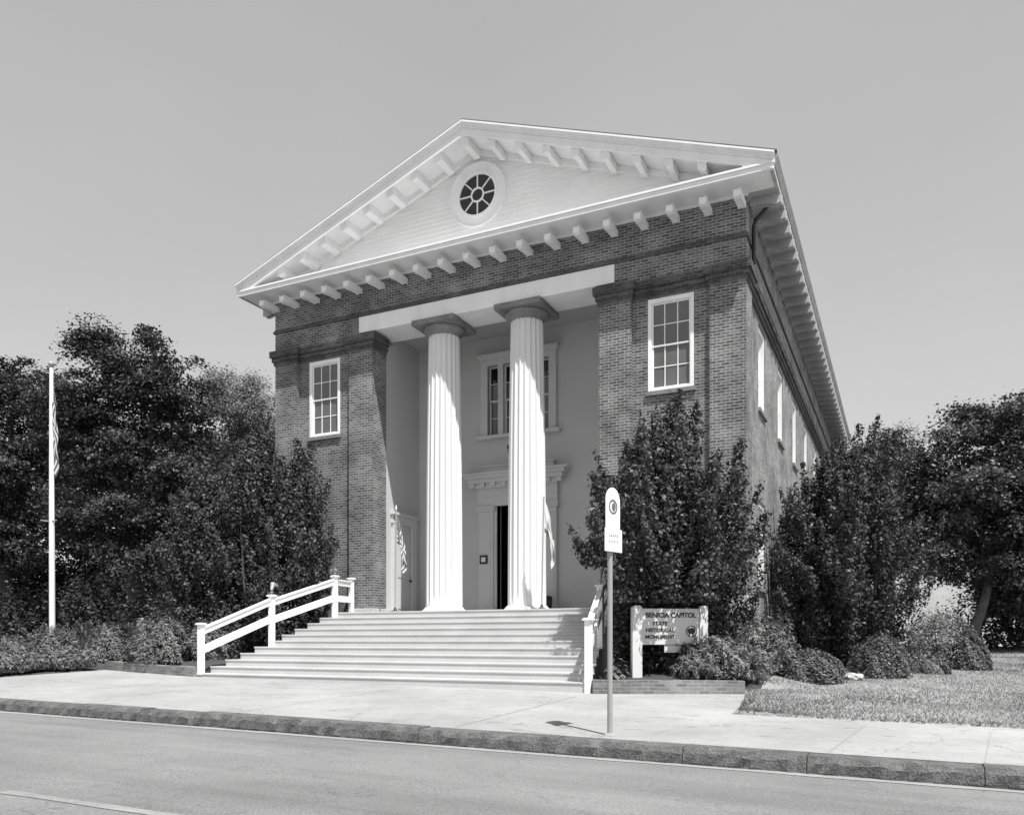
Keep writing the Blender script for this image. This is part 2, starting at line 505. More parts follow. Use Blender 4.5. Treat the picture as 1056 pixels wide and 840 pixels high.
def strip(name, mat, y0, y1, dz, x0=-60, x1=60, step=.4, wob=.02, gaps=None):
    b = MB(); x = x0
    pts = []
    r = random.Random(5)
    while x <= x1:
        pts.append((x, y0 + r.uniform(-wob, wob), y1 + r.uniform(-wob, wob))); x += step
    for p, q in zip(pts[:-1], pts[1:]):
        if gaps and r.random() < gaps: continue
        b.quad((p[0], p[1], zroad(p[0], p[1]) + dz), (p[0], p[2], zroad(p[0], p[2]) + dz), (q[0], q[2], zroad(q[0], q[2]) + dz), (q[0], q[1], zroad(q[0], q[1]) + dz))
    return structure(b.build(name, mat))


strip('gutter', M['gutter'], KY - .02, KY - .19, .005, wob=.018)
strip('road_line', M['paintline'], -14.72, -14.84, .005, x0=-60, x1=60, wob=.012, gaps=.12)

b = MB()
pav = [(-60, KY + .3), (60, KY + .3), (60, -7.0), (7.95, -7.0), (7.5, -3.9), (5.0, -4.6), (-4.85, -4.6), (-9.0, -4.05), (-9.0, -7.0), (-60, -7.0)]
# strips that tile the pavement without T-gaps: front walk plus the forecourt
b.add([(x, y, zs(x, y)) for x, y in [(-60, KY + .28), (60, KY + .28), (60, -7.0), (7.95, -7.0), (-9.0, -7.0), (-60, -7.0)]], [(0, 1, 2, 3, 4, 5)])
b.add([(x, y, zs(x, y)) for x, y in [(-9.0, -7.0), (7.95, -7.0), (7.5, -3.9), (5.0, -4.55), (-4.85, -4.55), (-9.0, -4.05)]], [(0, 1, 2, 3, 4, 5)])
structure(b.build('pavement', M['concrete']))
# score lines in the concrete
b = MB()
for x in [-13.2, -9.6, -6.1, -2.4, 1.2, 4.9, 9.35, 10.75, 13.6]:
    y1 = -7.0 if not -9 < x < 7.9 else -5.05
    x1 = x + (.0 if x < 9 else .25)
    b.quad((x - .006, KY + .35, zs(x, KY + .35) + .004), (x + .006, KY + .35, zs(x, KY + .35) + .004), (x1 + .006, y1 - .5, zs(x1, y1 - .5) + .004), (x1 - .006, y1 - .5, zs(x1, y1 - .5) + .004))
structure(b.build('pavement_joint', M['gutter']))


def kerb():
    r = random.Random(3)
    b = MB(); x = -40.0
    while x < 40:
        L_ = r.uniform(.9, 2.1); x1 = x + L_ - .010
        nx = max(3, int(L_ / .085)); rows = [(KY, 0), (KY - .012, .35), (KY - .005, .75), (KY + .035, 1.0), (KY + .30, 1.0)]
        dy, dzs = r.uniform(-.018, .018), r.uniform(-.012, .012)
        vs = []
        for i in range(nx + 1):
            xx = x + (x1 - x) * i / nx
            zb, zt = zroad(xx, KY) - .06, zs(xx, KY) + .012 + dzs
            for k, (yy, f) in enumerate(rows):
                jit = r.uniform(-.02, .02) if k < 3 else (r.uniform(-.015, .015) if k < 4 else 0)
                vs.append((xx, yy + dy + jit, zb + (zt - zb) * f + (r.uniform(-.02, .012) if k >= 2 and k < 4 else 0)))
        n = len(rows); fs = []
        for i in range(nx):
            for k in range(n - 1):
                fs.append((i * n + k, (i + 1) * n + k, (i + 1) * n + k + 1, i * n + k + 1))
        b.add(vs, fs)
        b.add(vs[:n] + [(x, KY + .3, zroad(x, KY) - .06)], [tuple(range(n, -1, -1))])
        b.add(vs[-n:] + [(x1, KY + .3, zroad(x1, KY) - .06)], [tuple(range(n + 1))])
        x += L_
    return structure(b.build('kerb', M['granite']))


kerb()

# ------------------------------------------------------------------ the capitol building
W2 = 6.85
BD = 26.8
FLOOR = 1.76
ZCAP0, ZCAP1 = 9.17, 9.58
ZB0, ZB1 = 9.66, 10.11
ZF = 11.03
ZSOF = 11.08
OV = .80
EAVE = 7.55
APEX = 14.13
ZE = 11.40
PIL_IN, PIL_IN2, PIL_OUT = 3.34, 4.16, 6.03
REC = .11
PORCH = 2.5

bld = thing('capitol_building', (0, 0, .2), 'two storey brick temple front hall with white pediment, two fluted columns and open porch', 'building')


def rects_with_holes(u0, u1, v0, v1, holes):
    us = sorted(set([u0, u1] + [h[0] for h in holes] + [h[1] for h in holes]))
    vs = sorted(set([v0, v1] + [h[2] for h in holes] + [h[3] for h in holes]))
    us = [u for u in us if u0 <= u <= u1]; vs = [v for v in vs if v0 <= v <= v1]
    out = []
    for i in range(len(us) - 1):
        for j in range(len(vs) - 1):
            cu, cv = (us[i] + us[i + 1]) / 2, (vs[j] + vs[j + 1]) / 2
            if any(h[0] < cu < h[1] and h[2] < cv < h[3] for h in holes): continue
            out.append((us[i], us[i + 1], vs[j], vs[j + 1]))
    return out


def wall_y(b, x0, x1, z0, z1, y, holes=(), depth=.12, mi=0):
    for a, c, d, e in rects_with_holes(x0, x1, z0, z1, holes):
        b.quad((a, y, d), (c, y, d), (c, y, e), (a, y, e), mi)
    for h in holes:
        a, c, d, e = h; y2 = y + depth
        b.quad((a, y, d), (a, y, e), (a, y2, e), (a, y2, d), mi); b.quad((c, y, e), (c, y, d), (c, y2, d), (c, y2, e), mi)
        b.quad((a, y, e), (c, y, e), (c, y2, e), (a, y2, e), mi); b.quad((a, y2, d), (c, y2, d), (c, y, d), (a, y, d), mi)


def wall_x(b, y0, y1, z0, z1, x, holes=(), depth=.12, mi=0, sgn=1):
    """side wall facing +x (sgn 1) or -x (sgn -1)"""
    for a, c, d, e in rects_with_holes(y0, y1, z0, z1, holes):
        q = [(x, a, d), (x, c, d), (x, c, e), (x, a, e)]
        b.quad(*(q if sgn > 0 else q[::-1]), mi)
    for h in holes:
        a, c, d, e = h; x2 = x - sgn * depth
        b.quad((x, a, d), (x, a, e), (x2, a, e), (x2, a, d), mi); b.quad((x, c, e), (x, c, d), (x2, c, d), (x2, c, e), mi)
        b.quad((x, a, e), (x, c, e), (x2, c, e), (x2, a, e), mi); b.quad((x2, a, d), (x2, c, d), (x, c, d), (x, a, d), mi)


def window(T, w, h, cols=3, rows=4, fr=.085, depth=.12, name='window', sill_w=.045, glass='glass', frame_mat='white', proud=.012, sash=0.0):
    """sash window in a hole w x h: local u across (centre 0), n outwards (0 = wall face), v up (0 = sill line).
    window > pane, sill"""
    b = MB(lambda p: T(p))
    d0, d1 = -depth + .01 - sash, proud            # outer casing
    b.box(-w / 2, -w / 2 + fr, d0, d1, 0, h); b.box(w / 2 - fr, w / 2, d0, d1, 0, h)
    b.box(-w / 2 + fr, w / 2 - fr, d0, d1 - .002, h - fr * 1.25, h - .002); b.box(-w / 2 + fr, w / 2 - fr, d0, d1 - .002, .002, fr * .8)
    iw0, iw1, iz0, iz1 = -w / 2 + fr, w / 2 - fr, fr * .8, h - fr * 1.25
    mid = (iz0 + iz1) / 2
    st = .038
    for (za, zb, n0) in ((iz0, mid + .02, -.085 - sash), (mid - .02, iz1, -.062 - sash)):     # lower sash sits deeper than the upper
        n1 = n0 + .03
        b.box(iw0, iw0 + st, n0, n1, za, zb); b.box(iw1 - st, iw1, n0, n1, za, zb)
        b.box(iw0 + st, iw1 - st, n0, n1 - .002, za + .001, za + st); b.box(iw0 + st, iw1 - st, n0, n1 - .002, zb - st, zb - .001)
        r_ = rows // 2
        for k in range(1, cols):
            u = iw0 + (iw1 - iw0) * k / cols
            b.box(u - .011, u + .011, n0 + .004, n1 - .006, za + st, zb - st)
        for k in range(1, r_):
            v = za + (zb - za) * k / r_
            b.box(iw0 + st, iw1 - st, n0 + .006, n1 - .009, v - .011, v + .011)
    o = b.build(name, M[frame_mat], bld)
    g = MB(lambda p: T(p))
    for (za, zb, n0) in ((iz0, mid + .01, -.076 - sash), (mid - .01, iz1, -.053 - sash)):
        for ci in range(cols):
            for ri in range(rows // 2):
                ua, ub = iw0 + (iw1 - iw0) * ci / cols, iw0 + (iw1 - iw0) * (ci + 1) / cols
                va, vb = za + (zb - za) * ri / (rows // 2), za + (zb - za) * (ri + 1) / (rows // 2)
                t1, t2 = random.uniform(-.005, .005), random.uniform(-.006, .006)
                g.quad((ua, n0 - t1 - t2, va), (ub, n0 + t1 - t2, va), (ub, n0 + t1 + t2, vb), (ua, n0 - t1 + t2, vb))
    g.build('pane', M[glass], o)
    if sill_w:
        s_ = MB(lambda p: T(p))
        s_.box(-w / 2 - sill_w, w / 2 + sill_w, -.05, .065, -.10, -.003)
        s_.build('sill', M['capstone'], o)
    return o


def T_front(cx, z0, y):      # facing -y
    return lambda p: Vector((cx + p.x, y - p.y, z0 + p.z))


def T_right(cy, z0, x):      # facing +x
    return lambda p: Vector((x + p.y, cy + p.x, z0 + p.z))


def T_left(cy, z0, x):
    return lambda p: Vector((x - p.y, cy - p.x, z0 + p.z))


WW, WH = 1.10, 2.20
WZ = 6.93
WZL = 2.35
WX = 5.095
# --- front wall: recessed wing panels and frieze
b = MB()
for s in (-1, 1):
    xa, xb = sorted((s * PIL_IN2, s * PIL_OUT))
    hs = [(s * WX - WW / 2, s * WX + WW / 2, WZ, WZ + WH)]
    wall_y(b, xa, xb, .0, ZCAP1, REC, hs, .13)
# frieze
for x0, x1, z0, z1 in ((-W2, W2, ZB1, ZF + .12), (-W2, -3.78, ZCAP1, ZB1), (3.72, W2, ZCAP1, ZB1)):
    b.quad((x0, 0, z0), (x1, 0, z0), (x1, 0, z1), (x0, 0, z1))
b.quad((-W2, 0, ZCAP1), (-W2, 1.0, ZCAP1), (-3.3, 1.0, ZCAP1), (-3.3, 0, ZCAP1)); b.quad((W2, 0, ZCAP1), (W2, 1.0, ZCAP1), (3.3, 1.0, ZCAP1), (3.3, 0, ZCAP1))
b.build('front_wall', M['brick'], bld)
for s in (-1, 1):
    window(T_front(s * WX, WZ, REC), WW, WH)
# string course above the lintel and stepped bed mould under the eaves
b = MB()
b.box(-W2 - .045, W2 + .045, -.045, .02, 10.125, 10.185); b.box(-W2 - .025, W2 + .025, -.025, .02, 10.185, 10.225)
for s in (-1, 1):
    b.box(s * (W2 - .02), s * (W2 + .045), .02, BD, 10.125, 10.185); b.box(s * (W2 - .02), s * (W2 + .025), .02, BD, 10.185, 10.225)
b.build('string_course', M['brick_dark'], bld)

# --- pilasters with corbelled caps and stone plinths
CAPS = ((ZCAP0, ZCAP0 + .10, .035), (ZCAP0 + .10, ZCAP0 + .23, .075), (ZCAP0 + .23, ZCAP1, .125))
for s in (-1, 1):
    for (xa, xb, dep) in ((PIL_IN, PIL_IN2, .66), (PIL_OUT, W2, .80)):
        b = MB()
        x0, x1 = sorted((s * xa, s * xb))
        b.box(x0, x1, 0, dep, .1, ZCAP0 + .02)
        p_ = b.build('pilaster', M['brick'], bld)
        c_ = MB()
        for z0, z1, pr in CAPS:
            c_.box(x0 - pr, x1 + pr, -pr, dep + (pr if xa > 5 else 0), z0, z1)
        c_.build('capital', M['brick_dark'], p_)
        q = MB(); q.box(x0 - .06, x1 + .06, -.06, dep + .06, -.2, 2.0 if xa > 5 or s > 0 else 1.90)
        bevel(q.build('plinth', M['stone'], p_), .02)
    # corbel band across the recessed panel
    c_ = MB()
    x0, x1 = sorted((s * (PIL_IN2 + .02), s * (PIL_OUT - .02)))
    for z0, z1, pr in CAPS:
        c_.box(x0, x1, REC - pr, REC + .02, z0 + .004, z1 - .004)
    c_.build('corbel_band', M['brick_dark'], bld)

# --- side walls
SIDE_Y = [3.0 + 3.55 * k for k in range(7)]
for s in (1, -1):
    b = MB()
    xw = s * (W2 - REC)
    hs = []
    for yy in SIDE_Y:
        hs += [(yy - WW / 2, yy + WW / 2, WZ - .03, WZ + WH - .1), (yy - WW / 2, yy + WW / 2, WZL, WZL + WH)]
    wall_x(b, .8, BD, .0, ZCAP0 + .02, xw, hs, .13, sgn=s)
    q = [(s * W2, 0, ZCAP1), (s * W2, BD, ZCAP1), (s * W2, BD, ZF + .12), (s * W2, 0, ZF + .12)]
    b.quad(*(q if s > 0 else q[::-1]))
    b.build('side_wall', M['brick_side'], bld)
    c_ = MB()
    for z0, z1, pr in CAPS:
        c_.box(s * (W2 - REC - .02), s * (W2 - REC + pr + .03), .93, BD, z0 + .004, z1 - .004)
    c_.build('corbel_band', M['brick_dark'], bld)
    for yy in SIDE_Y:
        T = (T_right if s > 0 else T_left)
        window(T(yy, WZ - .03, xw), WW, WH - .07, proud=-.03, sash=.12, sill_w=.06)
        window(T(yy, WZL, xw), WW, WH, proud=-.03, sash=.12, sill_w=.06)
b = MB(); b.quad((W2, BD, -.2), (-W2, BD, -.2), (-W2, BD, ZF), (W2, BD, ZF)); b.add([(-W2, BD, ZF), (W2, BD, ZF), (0, BD, APEX - .3)], [(1, 0, 2)])
b.build('rear_wall', M['brick'], bld)

# --- porch: floor, side walls, back wall, ceiling, lintel beam
b = MB(); b.box(-3.9, 3.9, -1.0, -.03, FLOOR - .05, FLOOR); b.box(-3.32, 3.32, -.03, PORCH + 3.0, FLOOR - .05, FLOOR - .003)
b.build('porch_floor', M['tread'], bld)
DX0, DX1, DZ1 = -.69, .70, 4.99
SDY0, SDY1, SDZ1 = 1.22, 2.02, 4.40
UW = (-.98, .98, 7.02, 9.06)
b = MB()
wall_y(b, -3.40, 3.40, FLOOR - .3, 9.95, PORCH, [(DX0, DX1, FLOOR - .02, DZ1), (UW[0], UW[1], UW[2], UW[3])], .25)
for s in (-1, 1):
    for a, c, d, e in rects_with_holes(.60, PORCH, FLOOR - .3, 9.95, [(SDY0, SDY1, FLOOR - .02, SDZ1)]):
        b.quad((s * 3.38, a, d), (s * 3.38, c, d), (s * 3.38, c, e), (s * 3.38, a, e))
b.build('porch_wall', M['plaster'], bld)
b = MB(); b.quad((-3.45, .95, 9.90), (3.45, .95, 9.90), (3.45, PORCH + .02, 9.90), (-3.45, PORCH + .02, 9.90))
b.build('porch_ceiling', M['ceiling'], bld)
b = MB(); b.box(-3.80, 3.74, -.014, 1.02, ZB0, ZB1)
bevel(b.build('lintel_beam', M['white'], bld), .01)
# hall behind the open doorway
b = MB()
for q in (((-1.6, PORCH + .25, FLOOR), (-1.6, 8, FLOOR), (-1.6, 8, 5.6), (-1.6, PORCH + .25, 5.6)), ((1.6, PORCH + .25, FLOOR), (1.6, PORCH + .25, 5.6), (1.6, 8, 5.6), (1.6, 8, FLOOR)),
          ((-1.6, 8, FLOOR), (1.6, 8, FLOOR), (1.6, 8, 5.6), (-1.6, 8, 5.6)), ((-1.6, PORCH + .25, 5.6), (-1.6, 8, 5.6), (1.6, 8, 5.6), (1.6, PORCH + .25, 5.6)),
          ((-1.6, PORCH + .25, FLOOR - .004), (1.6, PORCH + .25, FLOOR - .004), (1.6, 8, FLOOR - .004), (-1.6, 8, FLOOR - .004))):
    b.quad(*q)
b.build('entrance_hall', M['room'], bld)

# --- main doorway surround: pilasters, entablature with dentil blocks, stepped blocking course
y = PORCH
b = MB()
for s in (-1, 1):
    xc = s * 1.0 - .02
    b.box(xc - .24, xc + .24, y - .10, y, FLOOR, 4.80); b.box(xc - .27, xc + .27, y - .13, y, FLOOR, FLOOR + .22)
    b.box(xc - .29, xc + .29, y - .14, y, 4.78, 4.86); b.box(xc - .31, xc + .31, y - .17, y, 4.86, 4.93)
    b.box(xc - .17, xc + .17, y - .112, y, FLOOR + .35, 4.62)
b.box(-1.29, 1.25, y - .11, y, 4.934, 5.45)
b.box(-1.27, 1.23, y - .125, y, 5.17, 5.21)
b.box(-1.52, 1.48, y - .30, y, 5.60, 5.72); b.box(-1.60, 1.56, y - .36, y, 5.72, 5.82); b.box(-1.70, 1.66, y - .40, y, 5.82, 5.88)
b.box(-1.32, 1.28, y - .20, y, 5.45, 5.60)
b.box(-1.20, 1.16, y - .16, y, 5.884, 6.12); b.box(-1.24, 1.20, y - .19, y, 6.06, 6.115)
for k in range(9):
    xx = -1.40 + k * 2.76 / 8
    b.box(xx - .075, xx + .075, y - .28, y - .005, 5.48, 5.597)
b.box(DX0 - .10, DX0, y - .05, y + .2, FLOOR, DZ1 + .10); b.box(DX1, DX1 + .10, y - .05, y + .2, FLOOR, DZ1 + .10); b.box(DX0, DX1, y - .05, y + .2, DZ1, DZ1 + .10)
b.build('door_surround', M['trim'], bld)


def door_leaf(T, w, h, name, mat):
    b = MB(lambda p: T(p)); b.box(0, w, -.025, .025, 0, h)
    for z0, z1 in ((.18, .95), (1.1, 2.0), (2.12, h - .15)):
        b.box(.10, w - .10, .026, .038, z0, z1)
    o = b.build(name, M[mat], bld)
    k = MB(lambda p: T(p)); k.box(w - .09, w - .05, .026, .075, 1.0, 1.05); k.box(w - .10, w - .04, .075, .10, .99, 1.06)
    k.build('handle', M['black'], o)
    return o


door_leaf(lambda p: Vector((DX1 - .01 - p.y, PORCH + .26 + p.x, FLOOR + p.z)), .68, DZ1 - FLOOR - .02, 'door', 'trim')
# side doors in the porch cheeks
for s in (-1, 1):
    b = MB(); x = s * 3.38
    def xb(a0, a1, y0, y1, z0, z1): b.box(x - s * a0, x - s * a1, y0, y1, z0, z1)
    xb(0, .07, SDY0 - .22, SDY0, FLOOR, SDZ1 + .02); xb(0, .07, SDY1, SDY1 + .22, FLOOR, SDZ1 + .02)
    xb(0, .08, SDY0 - .26, SDY1 + .26, SDZ1 + .02, SDZ1 + .26); xb(0, .15, SDY0 - .30, SDY1 + .30, SDZ1 + .264, SDZ1 + .34)
    b.build('side_door_surround', M['trim'], bld)
    door_leaf(lambda p, s=s, x=x: Vector((x + s * (.03) - s * p.y, (SDY0 + p.x), FLOOR + p.z)), SDY1 - SDY0, SDZ1 - FLOOR, 'side_door', 'trim')

# --- upper porch window: wide centre sash with narrow side lights under a flat hood
y = PORCH
b = MB()
b.box(-1.20, UW[0], y - .09, y + .05, 7.0, 9.22); b.box(UW[1], 1.20, y - .09, y + .05, 7.0, 9.22)
b.box(UW[0], UW[1], y - .085, y + .05, UW[3], 9.22)
b.box(-1.24, 1.24, y - .14, y, 9.224, 9.30); b.box(-1.30, 1.30, y - .20, y, 9.30, 9.37)
b.box(-1.33, 1.33, y - .17, y + .05, 6.90, 6.998)
for xm in (-.56, .56):
    b.box(xm - .085, xm + .085, y - .06, y + .1, UW[2], UW[3])
for x0, x1, cols in ((UW[0], -.645, 1), (-.475, .475, 3), (.645, UW[1], 1)):
    mid = (UW[2] + UW[3]) / 2
    for za, zb, n0 in ((UW[2], mid + .02, y + .10), (mid - .02, UW[3], y + .06)):
        b.box(x0, x0 + .045, n0, n0 + .03, za, zb); b.box(x1 - .045, x1, n0, n0 + .03, za, zb)
        b.box(x0 + .045, x1 - .045, n0 + .002, n0 + .03, za, za + .05); b.box(x0 + .045, x1 - .045, n0 + .002, n0 + .03, zb - .05, zb)
        b.box(x0 + .045, x1 - .045, n0 + .004, n0 + .026, (za + zb) / 2 - .013, (za + zb) / 2 + .013)
        for k in range(1, cols):
            u = x0 + (x1 - x0) * k / cols
            b.box(u - .012, u + .012, n0 + .006, n0 + .024, za + .05, zb - .05)
wo = b.build('triple_window', M['trim'], bld)
for nm, mt, z0, z1 in (('pane', 'glass', UW[2], UW[3] - .52), ('upper_pane', 'glass_dark', UW[3] - .50, UW[3])):
    g = MB()
    for x0, x1 in ((UW[0], -.645), (-.475, .475), (.645, UW[1])):
        g.quad((x0 + .02, y + .112, z0 + .02), (x1 - .02, y + .112, z0 + .02), (x1 - .02, y + .112, z1), (x0 + .02, y + .112, z1))
    g.build(nm, M[mt], wo)

# --- columns
COLX = (-1.33, 1.17); COLY = .52


def fluted(c, z0, z1, r0, r1, nfl=20, seg=8, rings=22, depth=.10):
    b = MB(); vs = []; fs = []; n = nfl * seg
    for i in range(rings + 1):
        t = i / rings
        R = r0 + (r1 - r0) * t + .018 * math.sin(math.pi * t)
        fade = min(1, t * rings / 1.0, 1) if i < 2 else 1
        for k in range(n):
            a = 2 * math.pi * k / n; f = (k % seg) / seg
            rr = R * (1 - depth * fade * math.sin(math.pi * f) ** .8)
            vs.append((c[0] + rr * math.cos(a), c[1] + rr * math.sin(a), z0 + (z1 - z0) * t))
    for i in range(rings):
        for k in range(n):
            k2 = (k + 1) % n
            fs.append((i * n + k, i * n + k2, (i + 1) * n + k2, (i + 1) * n + k))
    b.add(vs, fs)
    return b


for cx in COLX:
    o = fluted((cx, COLY), FLOOR + .14, 9.30, .505, .425).build('column', M['white_col'], bld)
    b = MB(); b.lathe([(.63, 0), (.635, .03), (.60, .06), (.555, .10), (.525, .145)], (cx, COLY, FLOOR - .002), 48)
    b.build('base', M['white_col'], o)
    b = MB(); b.lathe([(.425, 0), (.44, .015), (.44, .03), (.47, .05), (.53, .10), (.575, .15), (.585, .19), (.57, .215)], (cx, COLY, 9.295), 48)
    b.build('echinus', M['capstone'], o)
    b = MB(); b.box(cx - .65, cx + .65, COLY - .66, COLY + .66, 9.51, ZB0 - .003)
    bevel(b.build('abacus', M['capstone'], o), .015)

# --- horizontal cornice, raking cornice, tympanum, eaves
SL = (APEX - ZE) / EAVE
b = MB()
b.box(-EAVE + .06, EAVE - .06, -OV + .06, .0, ZSOF, ZSOF + .03)                # soffit board
b.box(-EAVE, EAVE, -OV, -OV + .08, ZSOF - .012, ZSOF + .10)                    # fascia
b.box(-EAVE - .03, EAVE + .03, -OV - .03, -OV + .06, ZSOF + .103, ZSOF + .15)  # fillet
b.box(-EAVE + .06, EAVE - .06, -OV + .05, .02, ZSOF + .10, ZSOF + .13)         # weathering top
b.box(-W2 - .05, W2 + .05, -.05, .01, ZF - .01, ZSOF - .003)                   # bed mould
cor = b.build('horizontal_cornice', M['white'], bld)


def modillion_mesh():
    """plain bracket: square nose, sloping belly, tail at the wall; local origin at soffit on wall face, runs to -y"""
    b = MB()
    prof = [(-.66, .0), (-.66, -.145), (-.55, -.17), (-.40, -.14), (-.20, -.12), (0, -.12), (0, 0)]
    b.prism(prof, 'x', -.08, .08)
    o = b.build('modillion', M['white'], cor)
    bevel(o, .018, 2)
    return o


SP = .752
mod0 = modillion_mesh()
mod0.location = Vector((-9 * SP, 0, ZSOF)) - wloc(cor)
for k in range(-8, 10):
    c = mod0.copy(); COL.objects.link(c); c.parent = cor
    c.location = Vector((k * SP, 0, ZSOF)) - wloc(cor)

b = MB()
RT = .335                                       # height of the raking fascia
for s in (-1, 1):
    def rk(x, dz): return (s * x, ZE + SL * (EAVE - x) + dz)
    xo = EAVE + .03
    # crown moulding, fascia, soffit as sloping bars
    b.prism([rk(xo, 0), rk(0, 0), rk(0, -.042), rk(xo, -.042)], 'y', -OV - .10, -OV + .02)
    b.prism([rk(xo - .004, -.043), rk(0, -.043), rk(0, -.077), rk(xo - .004, -.077)], 'y', -OV - .078, -OV + .02)
    b.prism([rk(xo - .008, -.078), rk(0, -.078), rk(0, -.111), rk(xo - .008, -.111)], 'y', -OV - .056, -OV + .02)
    b.prism([rk(xo - .01, -.112), rk(0, -.112), rk(0, -.155), rk(xo - .01, -.155)], 'y', -OV - .03, -OV + .02)
    b.prism([rk(xo - .02, -.157), rk(0, -.157), rk(0, -RT), rk(xo - .02, -RT)], 'y', -OV - .006, -OV + .07)
    b.prism([rk(EAVE - .05, -RT + .05), rk(0, -RT + .05), rk(0, -RT + .08), rk(EAVE - .05, -RT + .08)], 'y', -OV + .07, .03)
    b.prism([rk(W2 + .1, -RT - .11), rk(0, -RT - .11), rk(0, -RT + .048), rk(W2 + .1, -RT + .048)], 'y', -.07, -.005)
for s in (-1, 1):
    b.prism([(s * (EAVE - .01), ZSOF + .05), (s * (EAVE - .01), ZE - .16), (s * 6.9, ZE + SL * .65 - .17), (s * 6.9, ZSOF + .05)], 'y', -OV + .012, -OV + .3)
rake = b.build('raking_cornice', M['white'], bld)
for s in (-1, 0, 1):
    for k in ([0] if s == 0 else range(1, 9)):
        x = k * SP
        z = ZE + SL * (EAVE - x) - RT + .05
        bb = MB()
        if s == 0:
            prof = [(-.085, z - .02), (.085, z - .02), (.085, z - .26), (-.085, z - .26)]
        else:
            dz = SL * .085
            prof = [(s * (x - .085), z + dz), (s * (x + .085), z - dz), (s * (x + .085), z - .215 - dz), (s * (x - .085), z - .215 + dz)]
        bb.prism(prof, 'y', -.74, -.066)
        bevel(bb.build('modillion', M['white'], rake), .018, 2)

# tympanum of lapped boards, cut to the triangle
b = MB()
z = ZSOF + .10
bh = .125
while z < APEX - RT - .05:
    z1 = min(z + bh, APEX - RT - .02)
    xa = (APEX - RT + .06 - z) / SL; xb_ = (APEX - RT + .06 - z1) / SL
    xa, xb_ = min(xa, W2), min(xb_, W2)
    b.quad((-xa, -.016, z), (xa, -.016, z), (xb_, -.001, z1), (-xb_, -.001, z1))
    b.quad((-xa, .01, z), (xa, .01, z), (xa, -.016, z), (-xa, -.016, z))
    z += bh
b.build('tympanum', M['board'], bld)

# oculus
OCZ = 12.655; OR = .525
def ring(b, cx, cz, r0, r1, y0, y1, n=56):
    vs = []; fs = []
    for k in range(n):
        a = 2 * math.pi * k / n
        for r, yy in ((r0, y1), (r0, y0), (r1, y0), (r1, y1)):
            vs.append((cx + r * math.cos(a), yy, cz + r * math.sin(a)))
    for k in range(n):
        k2 = (k + 1) % n
        for i in range(4):
            j = (i + 1) % 4
            fs.append((k * 4 + i, k2 * 4 + i, k2 * 4 + j, k * 4 + j))
    b.add(vs, fs, smooth=False)
b = MB()
ring(b, 0, OCZ, OR + .06, .80, -.045, .0); ring(b, 0, OCZ, .80, .835, -.07, .0)
ring(b, 0, OCZ, OR, OR + .062, -.075, .05)
ring(b, 0, OCZ, .155, .195, -.05, -.02)
for k in range(8):
    a = math.pi / 4 * k + math.pi / 2
    b.beam((.19 * math.cos(a), -.033, OCZ + .19 * math.sin(a)), ((OR + .01) * math.cos(a), -.033, OCZ + (OR + .01) * math.sin(a)), .03, .03, up=(0, 1, 0))
oc = b.build('round_window', M['white'], bld)
g = MB(); n = 48
g.add([((OR + .02) * math.cos(2 * math.pi * k / n), -.021, OCZ + (OR + .02) * math.sin(2 * math.pi * k / n)) for k in range(n)], [tuple(range(n))])
g.build('pane', M['glass_dark'], oc)

# side eaves with their own modillions
for s in (1, -1):
    b = MB()
    b.box(s * (W2 - .02), s * (EAVE - .06), .0, BD + .6, ZSOF, ZSOF + .03)
    b.box(s * (EAVE - .08), s * EAVE, -OV + .08, BD + .6, ZSOF - .012, ZSOF + .12)
    b.prism([(s * (EAVE - .02), ZSOF + .123), (s * (EAVE + .02), ZSOF + .123), (s * (EAVE + .09), ZE - .03), (s * (EAVE + .09), ZE + .01), (s * (EAVE - .02), ZE + .01)], 'y', -OV + .02, BD + .6)
    b.box(s * W2, s * (W2 + .05), -.0, BD, ZF - .01, ZSOF - .003)
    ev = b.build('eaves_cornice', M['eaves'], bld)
    mm = MB()
    prof = [(.66, .0), (.66, -.19), (.54, -.215), (.36, -.17), (.18, -.15), (0, -.15), (0, 0)]
    mm.T = lambda p, s=s: Vector((s * (W2 + .052) + s * p.x, p.y, ZSOF + p.z))
    mm.prism([(p[0], p[1]) for p in prof], 'y', .36 - .085, .36 + .085)
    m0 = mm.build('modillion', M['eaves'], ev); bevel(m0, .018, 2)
    base = Vector(m0.location)
    for k in range(1, 35 if s > 0 else 12):
        c = m0.copy(); COL.objects.link(c); c.parent = ev; c.location = base + Vector((0, SP * k, 0))

# roof
b = MB()
for s in (-1, 1):
    x = EAVE + .08
    b.prism([(s * x, ZE + SL * (EAVE - x) + .012), (0, APEX + .012), (0, APEX + .05), (s * x, ZE + SL * (EAVE - x) + .05)], 'y', -OV - .06, BD + .7)
b.build('roof', M['roof'], bld)
# downspout at the near corner
b = MB()
b.tube([(7.22, .55, ZSOF + .02), (7.22, .55, ZSOF - .14), (7.10, .55, ZSOF - .26), (6.99, .55, ZSOF - .36), (6.93, .55, ZSOF - .5), (6.93, .55, 9.7)], .05, 8)
b.build('downspout', M['black'], bld)

# ------------------------------------------------------------------ wooden front steps
NST = 11
RIS, TRD = .1525, .39


def step_half(y):
    return 3.92 + (-1.0 - y) * (4.82 - 3.92) / 3.9


